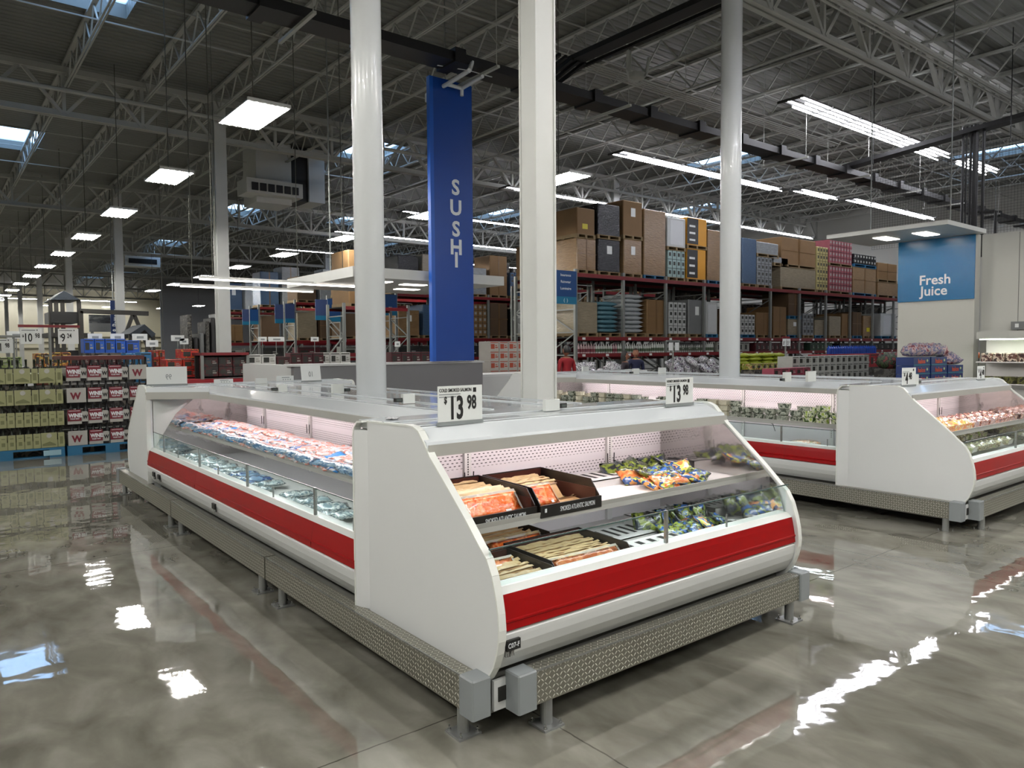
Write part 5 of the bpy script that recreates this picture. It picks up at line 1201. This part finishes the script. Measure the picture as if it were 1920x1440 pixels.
for k, (z, h) in enumerate(wl):
    x = xw0 + (.0 if k % 2 == 0 else .0); cols = [0, .285, .58, .875] if k in (0, 2) and k != 1 else [0, .285, .58, .875]
    for i, cx_ in enumerate(cols):
        first = (i == 0 and k in (0, 2)) or (i == 3 and k == 3)
        wine_case(x+cx_, WY, z, .28 if not first else .26, .9, h, first, i, f'{"white W end flap case" if first else "red and white WINE! case"}, {["bottom","second","third","top"][k]} layer, right pallet, {ORD[i]} from left')
    for i in range(12):
        tag(link('wine_bottle', bn, None, Matrix.Translation((x+.06+.098*i, WY+.07, z+.045))), f'dark wine bottle standing in the {["bottom","second","third","top"][k]} layer of the right wine pallet', 'wine bottle', f'bottles in the {["bottom","second","third","top"][k]} layer of the right wine pallet')
for k in range(1, 4): tag(MB().box(xw0, xw0+1.17, WY+.1, WY+.9, wl[k][0]-.006, wl[k][0]).build('layer_card', BLACK), f'black divider card under the {["","second","third","top"][k]} layer of the right wine pallet', 'card')
tag(MB().box(xw0-.05, xw0+1.12, WY+.05, WY+.95, 1.47, 1.52).box(xw0-.05, xw0+1.12, WY+.05, WY+.9, 1.52, 1.535).build('red_tray', mat('maroon_tray', '#4a1410', .5, var=.3, scale=20)), 'maroon cardboard tray topping the WINE! stack', 'tray')
GC = [mat('pale_green_wine_card', '#6a6c48', .5, var=.12, scale=7), mat('cream_green_card', '#8f9068', .5, var=.08)]
xg0 = xat(118, WY)-1.6
for k in range(4):
    z = [.15, .48, .81, 1.13][k]; h = .225
    narrow = k in (0, 1)
    nn = 14 if k == 1 else (10 if k == 0 else 5)
    x = xg0
    for i in range(5):
        w = .315
        t = empty('wine_case', (x+i*w, WY, z), f'pale green white-wine case, {["bottom","second","third","top"][k]} layer of the left pallet, {ORD[i]} from the left', 'wine case', 'pale green wine cases on the left pallet')
        MB().box(0, w-.006, 0, .9, 0, h*(.62 if k > 1 else .5)).build('box', GC[0], t)
        if k >= 2 or (k == 0 and i == 4):
            MB().box(.0, w*.66, -.006, 0, 0, h).build('picture_panel', GC[1], t); MB().lathe([(.035,0),(.035,.003),(0,.004)], (0,0,0), 14).build('round_seal', WWH, t, mw=Matrix.Translation((w*.33,-.006,h*.8)) @ Matrix.Rotation(PI/2,4,'X'))
            MB().prism([(w*.05,h*.12),(w*.6,h*.12),(w*.6,h*.2),(w*.35,h*.4),(w*.05,h*.25)], -.0085, -.006, 'y').build('vineyard_print', GC[0], t)
            MB().box(w*.70, w*.96, -.008, 0, 0, h*.98).build('bottle_label', GC[1], t); MB().box(w*.76, w*.9, -.0095, -.008, h*.2, h*.7).build('print', GC[0], t)
        else:
            for q in range(3):
                f_ = MB().box(w*(q/3)+.006, w*((q+1)/3)-.006, -.006, 0, .0, h*.98).build('label_card', GC[1], t); MB().box(w*(q/3)+.03, w*((q+1)/3)-.03, -.0075, -.006, h*.25, h*.5).box(w*(q/3)+.03, w*((q+1)/3)-.03, -.0075, -.006, h*.72, h*.78).build('print', GC[0], f_)
    for i in range(15): tag(link('wine_bottle', bg, None, Matrix.Translation((x+.06+.105*i, WY+.07, z+.03))), f'green wine bottle standing in the {["bottom","second","third","top"][k]} layer of the left wine pallet', 'wine bottle', f'bottles in the {["bottom","second","third","top"][k]} layer of the left wine pallet')
for x, w, lb in ((xg0, 1.56, 'blue pallet under the pale green wine cases'), (xw0-.02, 1.2, 'blue pallet under the red and white wine cases')):
    t = empty('blue_pallet', (x, WY-.04, 0), lb, 'pallet'); m = MB().box(0, w, 0, 1.05, .12, .148)
    for xx in (0, w/2-.08, w-.2): m.box(xx, xx+.2, 0, 1.05, .0, .12)
    m.box(0, w, .05, .15, 0, .02); m.build('frame', PALB, t); MB().box(w-.28, w-.05, -.004, 0, .03, .11).build('white_mark', mat('faded_mark', '#8fb0bd', .5), t)
# stand with $10.98 and $9.24
p = ony(93, 622, WY-.3); t = t_stand(p.x, WY-.3, p.z, .78, ((-.235,'10','98'), (.235,'9','24')), 'dark red crossbar stand with $10.98 and $9.24 cards behind the wine pallets', cw=.265, chh=.235)
t.location.y = WY+1.15; k_ = (WY+1.15)/(WY-.3); t.location.x *= k_; t.scale = (1.11, 1.11, 1.06)
p = ony(25, 632, 15.0); t_stand(p.x, 15.0, p.z, .7, ((-.16,'11','98'),), 'grey stand with an $11.98 card at the left edge', cw=.3, chh=.24, col=UPR)
# ranks of boxed goods behind the wine
def ubox(u0, u1, vt, vb, y, n, stack, m, label, group, name='carton', d=.4):
    a, b2 = ony(u0, vb, y), ony(u1, vt, y); w = (b2.x-a.x)/n; h = (b2.z-a.z)/stack
    row_boxes(a.x, b2.x+.02, y, a.z, w-.01, h-.004, d, m, label, group, name=name, stack=stack)
    return a, b2
GRC = pack('green_wine_carton', ['#8a9a5e','#a4b07a','#5f7a34','#b4ba92'], 6, .5); ORC = pack('amber_carton', ['#7a3c1a','#a4602c','#c9a44a','#5c2a1a','#8f8a7c'], 9, .5); BLC = mat('bright_blue_carton', '#1650ae', .5, var=.2, scale=5)
SKY_ = mat('sky_blue_carton', '#2a74a8', .5, var=.15, scale=5); RDC = pack('red_orange_carton', ['#a0201c','#ac2c1e','#b4301c','#8a1a16','#b4742a'], 14, .5); DKC = pack('black_wine_carton', ['#191414','#262020','#4a1014','#151212'], 7, .5); WHC = mat('white_wavy_carton', '#c0c0bc', .5, var=.1, scale=12); DRC = mat('dark_maroon_carton', '#3a0e12', .5, var=.3, scale=6)
fa = []
for r_ in ((-6,42,669,690,15.2,2,1,GRC,'pale green carton at the left edge, upper row','pale green cartons'), (18,68,699,719,14.9,2,1,GRC,'pale green carton behind the left wine pallet, lower row','pale green cartons'),
    (66,98,662,688,15.8,2,1,ORC,'amber and brown carton behind the price stand','amber cartons'), (98,134,660,686,15.8,2,1,ORC,'amber and brown carton right of the price stand pole','amber cartons'), (68,92,699,722,15.0,1,1,mat('brick_brown_carton','#6a3428',.5),'brick brown carton behind the left pallet','brown cartons'), (90,118,695,722,15.0,2,1,GC[1],'cream label bottle box left of the WINE! stack','cream boxes'),
    (158,236,635,662,16.5,4,1,BLC,'bright blue beer carton above the WINE! stack','bright blue cartons'), (237,262,638,662,16.6,1,1,BLC,'bright blue carton behind the white column foot','bright blue cartons'), (133,235,668,684,16.0,6,1,DRC,'dark maroon carton just above the WINE! stack','maroon cartons'),
    (236,262,662,690,15.8,2,1,SKY_,'sky blue carton right of the WINE! stack, rear','sky blue cartons'), (263,285,660,690,15.0,1,1,SKY_,'sky blue carton with a green bottle print','sky blue cartons'), (262,284,691,722,15.0,1,1,SKY_,'sky blue carton in the lower row, beside the red cartons','sky blue cartons'),
    (288,310,656,690,15.3,2,2,RDC,'red and orange carton, small left-hand stack','small red cartons'), (312,374,673,708,14.2,2,2,RDC,'red and orange carton in the wide stack','wide red cartons'), (340,374,654,672,14.2,1,1,RDC,'red and orange carton standing on top of the wide stack','wide red cartons')): ubox(*r_)
ub = [(383,463,668,706,13.6,3,2,DKC,'black wine carton on the red-framed shelf','black wine cartons'), (464,518,664,704,13.6,2,2,WHC,'white wavy-edged carton on the red-framed shelf','white wavy cartons'), (520,545,668,706,13.6,1,2,DRC,'dark maroon carton at the right end of the red-framed shelf','dark maroon cartons')]
for r_ in ub: ubox(*r_)
a, b2 = ony(322,722,13.5), ony(545,706,13.5); top = ony(420,661,13.5).z
t = empty('red_framed_shelf', (0,0,0), 'red-framed shelf of dark wine cartons beyond the near island', 'shelf unit')
MB().box(a.x, b2.x, 13.5, 14.1, 0, b2.z-.005).build('base', mat('red_shelf_base', '#8a0f1c', .4, var=.1), t); xl = xat(376, 13.5)
MB().box(xl, xat(465,13.5), 13.5, 14.1, top-.05, top).build('top_beam', BEAM, t)
for u in (378, 464): xx = xat(u, 13.5); MB().box(xx-.025, xx+.025, 13.52, 13.57, 0, top-.05).build('post', UPR, t)
MB().box(xl, b2.x, 13.9, 13.95, b2.z, top-.05).build('back', DARK, t)
t = empty('display_table', (0,0,0), 'long low dark table under the boxed drinks on the left', 'table'); MB().box(xat(-40,15), xat(320,15)-.1, 14.85, 17.2, 0, ony(90,722,15.0).z-.005).build('body', MIXD, t)
for (u0,u1,y,v) in ((-6,42,15.2,690),(66,134,15.8,688),(158,262,16.5,662),(133,235,16.0,684),(236,310,15.3,690)):
    z1 = ony(u0, v, y).z-.004; z0 = ony(90,722,15.0).z
    tag(MB().box(xat(u0,y), xat(u1,y), y+.02, y+.38, z0-.005, z1).build('display_riser', MIXD), f'dark stepped riser under the boxed drinks near {["the left edge","the price stand","the blue cartons","the maroon cartons","the sky blue cartons"][(-6,66,158,133,236).index(u0)]}', 'riser')
p = ony(312,735,14.2); tag(MB().box(xat(310,14.2), xat(376,14.2), 14.22, 14.6, 0, ony(340,708,14.2).z-.004).build('display_riser', DRC), 'maroon base under the wide red carton stack', 'riser')
# small white price cards floating over the displays on posts
for i, (u, v, y, w) in enumerate(((30,628,17,.3), (178,632,17,.26), (220,632,17,.26), (262,632,17.5,.3), (285,644,17,.24), (333,634,19,.3), (345,640,19,.2), (417,634,22,.34), (492,636,22,.26), (518,636,22,.5), (590,636,22,.26), (643,637,22,.24), (745,645,17,.16), (877,605,16,.0))):
    if not w: continue
    p = ony(u, v, y); t = empty('price_card_post', (p.x, y, 0), f'white price card on a post over far displays, {ORD[i]} from left', 'price card', 'small white price cards on posts')
    MB().box(-w/2, w/2, -.01, 0, p.z-.07, p.z+.07).build('card', SIGNW, t); MB().tube((0,.01,0),(0,.01,p.z+.05),.012,6).build('post', UPR, t); MB().box(-w*.2, w*.25, -.012, -.01, p.z-.03, p.z+.02).build('print', GREYINK, t)
# low dark display tables with bottles in the middle distance
g7 = random.Random(4)
for i, (ua, ub_, y, m) in enumerate(((545,612,15,SMALL[1]), (600,665,15.5,WHC), (735,812,14,SMALL[1]), (480,560,18,SMALL[2]), (560,650,19,SMALL[1]), (300,420,21,SMALL[2]), (150,300,24,SMALL[2]))):
    xa, xb = xat(ua, y), xat(ub_, y)
    t = empty('display_table', (xa, y, 0), f'dark low display table in the middle distance, {ORD[i]} of seven', 'table'); MB().box(0, xb-xa, 0, .7, .1, 1.02).build('body', MIXD, t); MB().box(.05, xb-xa-.05, .05, .65, 0, .1).build('plinth', DARK, t)
    row_boxes(xa, xb, y+.05, 1.02, .24, .26, .3, m, f'small carton on the {ORD[i]} dark display table', f'small cartons on the {ORD[i]} dark display table', stack=2 if i < 3 else 1)

# ------------------------------------------------------------------ far left: banner, playsets
p0, p1 = ony(209, 628, 33.4), ony(228, 573, 33.4)
t = empty('battery_banner', (0,0,0), 'dark blue vertical banner with white & Battery lettering, far left', 'banner'); MB().box(p0.x, p1.x, 33.4, 33.5, p0.z, p1.z+.2).build('board', mat('navy_banner', '#0b2a5c', .5), t)
text('& Battery', .38, WTXT, t, (p1.x-.10, 33.38, p0.z+.12), right=(0,0,1), up=(-1,0,0), bold=.02, sx=.62)
for xx in (p0.x+.1, p1.x-.1): MB().tube((xx, 33.45, p1.z+.2), (xx, 33.45, 8.3), .02, 6).build('hanger', UPR, t)
def seg(t, pts, y, r, m, nm='timber'):
    mb = MB(); P = [ony(u, v, y) for u, v in pts]; mb.path(P, r, 6); return mb.build(nm, m, t)
TIM = mat('dark_timber', '#2c2a26', .7, var=.2); BR = mat('dark_slate_roof', '#1c2630', .6, var=.2)
t = empty('play_tower', (0,0,0), 'tall dark play tower with a hipped blue-grey roof, far left', 'playset'); y = 30
c = [ony(95, 562, y), ony(120, 545, y), ony(150, 562, y)]
MB().prism([(c[0].x, c[0].z), (c[1].x, c[1].z), (c[2].x, c[2].z)], y, y+2.2, 'y').build('roof', BR, t)
for u in (95, 106, 118, 149): q = ony(u, 562, y); MB().box(q.x-.06, q.x+.06, y+.1, y+.22, 0, q.z).build('post', TIM, t)
q0, q1 = ony(96, 605, y), ony(146, 585, y); MB().box(q0.x, q1.x, y+.05, y+1.8, q0.z, q1.z).build('cabin', BLK, t); MB().box(q0.x-.1, q1.x+.3, y, y+2, q0.z-.5, q0.z-.35).build('deck', TIM, t)
t = empty('swing_set', (0,0,0), 'dark timber swing set with A-frame legs, far left', 'swing set')
a, b2 = ony(150, 583, 30), ony(278, 588, 30); MB().bar(a, b2, .14, .16).build('beam', TIM, t)
for u0, u1 in ((250,240),(250,262)): q0 = ony(u0, 587, 30); q1 = ony(u1, 640, 30); q1.z = 0; q1.x = q0.x+(-1.1 if u1 < u0 else 1.1); MB().bar(q0, q1, .12, .12).build('leg', TIM, t)
q0 = ony(151, 583, 30); MB().bar(q0, (q0.x, 30, 0), .14, .14).build('leg', TIM, t)
t = empty('garden_pavilion', (0,0,0), 'small dark gabled playhouse frame, far left', 'playhouse'); y = 26
c = [ony(243, 626, y), ony(271, 608, y), ony(292, 626, y)]
MB().prism([(c[0].x, c[0].z), (c[1].x, c[1].z), (c[2].x, c[2].z), (c[2].x-.12, c[2].z-.12), (c[1].x, c[1].z-.18), (c[0].x+.12, c[0].z-.12)], y, y+1.8, 'y').build('roof', BR, t)
for u in (246, 262, 277, 289): q = ony(u, 624, y); MB().box(q.x-.05, q.x+.05, y+.1, y+.2, 0, c[0].z).build('post', TIM, t)
q0, q1 = ony(168, 622, 34), ony(222, 591, 34); t = empty('wall_poster', (0,0,0), 'large dark landscape picture board on posts, far left', 'picture board')
MB().box(q0.x, q1.x, 34, 34.1, q0.z+.35, q1.z).build('board', pack('dark_landscape_print', ['#0e1012','#23262a','#3a3e40','#5a5c5a'], 2, .5, stretch=(1,1,3)), t); MB().box(q0.x, q1.x, 33.98, 34.1, q0.z, q0.z+.35).build('pale_strip', GREYB, t)
for xx in (q0.x+.1, q1.x-.1): MB().box(xx-.05, xx+.05, 34.02, 34.1, 0, q0.z).build('post', UPR, t)
for i, (u0, u1, y, h) in enumerate(((-20, 90, 26, 1.5), (100, 240, 31, 1.5), (300, 420, 34, 1.6), (350, 416, 27, 2.6))):
    x0_, x1_ = xat(u0, y), xat(u1, y)
    for k in range(6):
        w = (x1_-x0_)/6; t = empty('merchandise_stack', (x0_+k*w, y, 0), f'dark merchandise stack {["behind the left price stand","around the play tower","before the grey far wall","left of the steel column"][i]}, {ORD[k]} from the left', 'merchandise stack', 'dark merchandise stacks in the left distance')
        MB().cbox(.03, w-.03, 0, 1, 0, h*(.7+.5*g7.random()), .03).build('goods', [MIXD, SMALL[2], GREYB][k % 3], t)
# wall panel on the far side, grey
tag(MB().box(16.3, 35.9, 70, 70.2, 0, 8.2).build('grey_partition', mat('grey_partition_paint', '#a4a5a7', .6)), 'tall grey partition wall in the left distance', 'partition wall', kind='structure')

# ------------------------------------------------------------------ people
SKIN = mat('skin', '#8a5a44', .5, var=.05); HAIR = mat('dark_hair', '#0e0b0a', .5, var=.2)
def person(x, y, rz, h, shirt, trousers, label, turn=0, hair=HAIR, skin=SKIN, long_hair=False, reach=.0):
    t = empty('person', (x, y, 0), label, 'person', None, rz)
    V, E, Rr = [], [], []
    def v(p, r, par=None):
        V.append(p); Rr.append(r)
        if par is not None: E.append((par, len(V)-1))
        return len(V)-1
    pel = v((0,0,.93), (.15,.11)); wa = v((0,0,1.10), (.135,.10), pel); ch = v((0,0,1.30), (.165,.115), wa); sh = v((0,0,1.42), (.13,.09), ch); nk = v((0,.0,1.50), (.055,.055), sh)
    for s in (-1, 1):
        hp = v((s*.10,0,.86), (.095,.095), pel); kn = v((s*.11,.02,.49), (.062,.065), hp); an = v((s*.11,0,.09), (.042,.045), kn); v((s*.12,.14,.03), (.04,.028), an)
        so = v((s*.20,0,1.40), (.06,.06), sh); el = v((s*.25,-.02+reach*.5,1.12+reach*.3), (.043,.043), so); wr = v((s*.24,.12+reach,.88+reach*.8), (.028,.03), el); pm = v((s*.24,.17+reach,.82+reach*.8), (.036,.02), wr)
        for f in range(4): b1 = v((s*.24+(f-1.5)*.02, .20+reach, .765+reach*.8+abs(f-1.5)*.006), (.009,.009), pm); v((s*.24+(f-1.5)*.021, .205+reach, .72+reach*.8+abs(f-1.5)*.012), (.008,.008), b1)
        v((s*.24-s*.045, .18+reach, .80+reach*.8), (.010,.010), pm)
    me = bpy.data.meshes.new('body'); me.from_pydata(V, E, []); o = link('body', me, t)
    md = o.modifiers.new('Skin', 'SKIN'); md.use_smooth_shade = True
    for i, r_ in enumerate(Rr): me.skin_vertices[0].data[i].radius = r_ if isinstance(r_, tuple) else (r_, r_)
    me.skin_vertices[0].data[0].use_root = True
    sd = o.modifiers.new('Sub', 'SUBSURF'); sd.levels = sd.render_levels = 1
    dg = bpy.context.evaluated_depsgraph_get(); m2 = bpy.data.meshes.new_from_object(o.evaluated_get(dg)); o.modifiers.clear(); o.data = m2
    # head joined to the same mesh
    n = 16; hv, hf = [], []; L_ = 12
    for i in range(L_+1):
        a = PI*i/L_
        for j in range(n):
            b_ = 2*PI*j/n; rr = math.sin(a)
            px, py_, pz_ = .078*rr*math.cos(b_), .098*rr*math.sin(b_), .122*math.cos(a)
            if pz_ < -.03: px *= 1-(abs(pz_)-.03)*3.2; py_ = py_*(1-(abs(pz_)-.03)*1.5)+.012
            if abs(math.cos(b_)) < .2 and math.sin(b_) > 0 and -.05 < pz_ < .01: py_ += .022   # nose
            if abs(math.sin(b_)) < .2 and -.04 < pz_ < .02: px *= 1.14                           # ears
            if math.sin(b_) > .8 and .005 < pz_ < .04: py_ -= .006
            hv.append((px, py_, pz_+1.63))
    for i in range(L_):
        for j in range(n): hf.append((i*n+j, (i+1)*n+j, (i+1)*n+(j+1) % n, i*n+(j+1) % n))
    bm_v = [tuple(q.co) for q in m2.vertices]; bm_f = [tuple(p.vertices) for p in m2.polygons]
    ct, st = math.cos(turn), math.sin(turn); hv = [(a*ct-b_*st, a*st+b_*ct, c) for a, b_, c in hv]
    k = len(bm_v); full = bpy.data.meshes.new('body'); full.from_pydata(bm_v+hv, [], bm_f+[tuple(i+k for i in f) for f in hf])
    for m_ in (shirt, trousers, skin, BLACK): full.materials.append(m_)
    for p in full.polygons:
        z = sum(full.vertices[i].co.z for i in p.vertices)/len(p.vertices); xx = abs(sum(full.vertices[i].co.x for i in p.vertices)/len(p.vertices))
        p.use_smooth = True
        p.material_index = 2 if z > 1.47 else (3 if z < .08 else (2 if (xx > .18 and z < .90+reach*.8) else (1 if z < .97 else 0)))
    o.data = full
    hm = MB(); vv, ff = [], []
    for i in range(8):
        a = PI*.62*i/7
        for j in range(n):
            b_ = 2*PI*j/n; rr = math.sin(a); cut = 1.0
            zz = .134*math.cos(a); yy = .108*rr*math.sin(b_)-.008
            if math.sin(b_) > .35 and i > 3: zz = .134*math.cos(PI*.62*3.4/7); yy = .106*math.sin(PI*.62*3.4/7)*math.sin(b_)-.008
            x_ = .087*rr*math.cos(b_)
            if long_hair and math.sin(b_) < .2 and i == 7: zz -= .16
            vv.append((x_*ct-yy*st, x_*st+yy*ct, zz+1.635))
    for i in range(7):
        for j in range(n): ff.append((i*n+j, (i+1)*n+j, (i+1)*n+(j+1) % n, i*n+(j+1) % n))
    hm.add(vv, ff).build('hair', hair, t, True)
    fx = MB()
    for s in (-1, 1): c_ = Vector((s*.03, .094, 1.635)); fx.box(c_.x-.011, c_.x+.011, c_.y-.004, c_.y+.003, c_.z-.005, c_.z+.005)
    fx.box(-.022, .022, .088, .096, 1.565, 1.572); fo = fx.build('eyes_and_mouth', INK, t); fo.rotation_euler = (0,0,turn)
    t.scale = (h/1.75,)*3; return t
RS, NS, GS = mat('red_shirt', '#8c0c1a', .7, var=.08), mat('navy_top', '#141b3c', .7, var=.1), mat('dark_purple_top', '#1c1220', .7, var=.1); TR = mat('dark_trousers', '#17181c', .8, var=.1)
p = ony(1062, 675, 12.0); person(p.x, 12.0, 0, 1.66, RS, TR, 'person in a red shirt seen from behind, beside the square column')
p = ony(1172, 675, 11.6); person(p.x, 11.6, PI+.5, 1.52, GS, TR, 'person with dark hair in a dark top, head bowed, left one of a pair', .4, long_hair=True)
p = ony(1195, 675, 12.0); person(p.x, 12.05, PI-.3, 1.58, NS, TR, 'person in a navy top standing behind the one with dark hair', -.3, hair=mat('brown_hair', '#2c2014', .6))
p = ony(1775, 665, 7.3); person(p.x, 7.3, PI, 1.60, GS, TR, 'person looking down behind the blue mandarin cartons', .3)
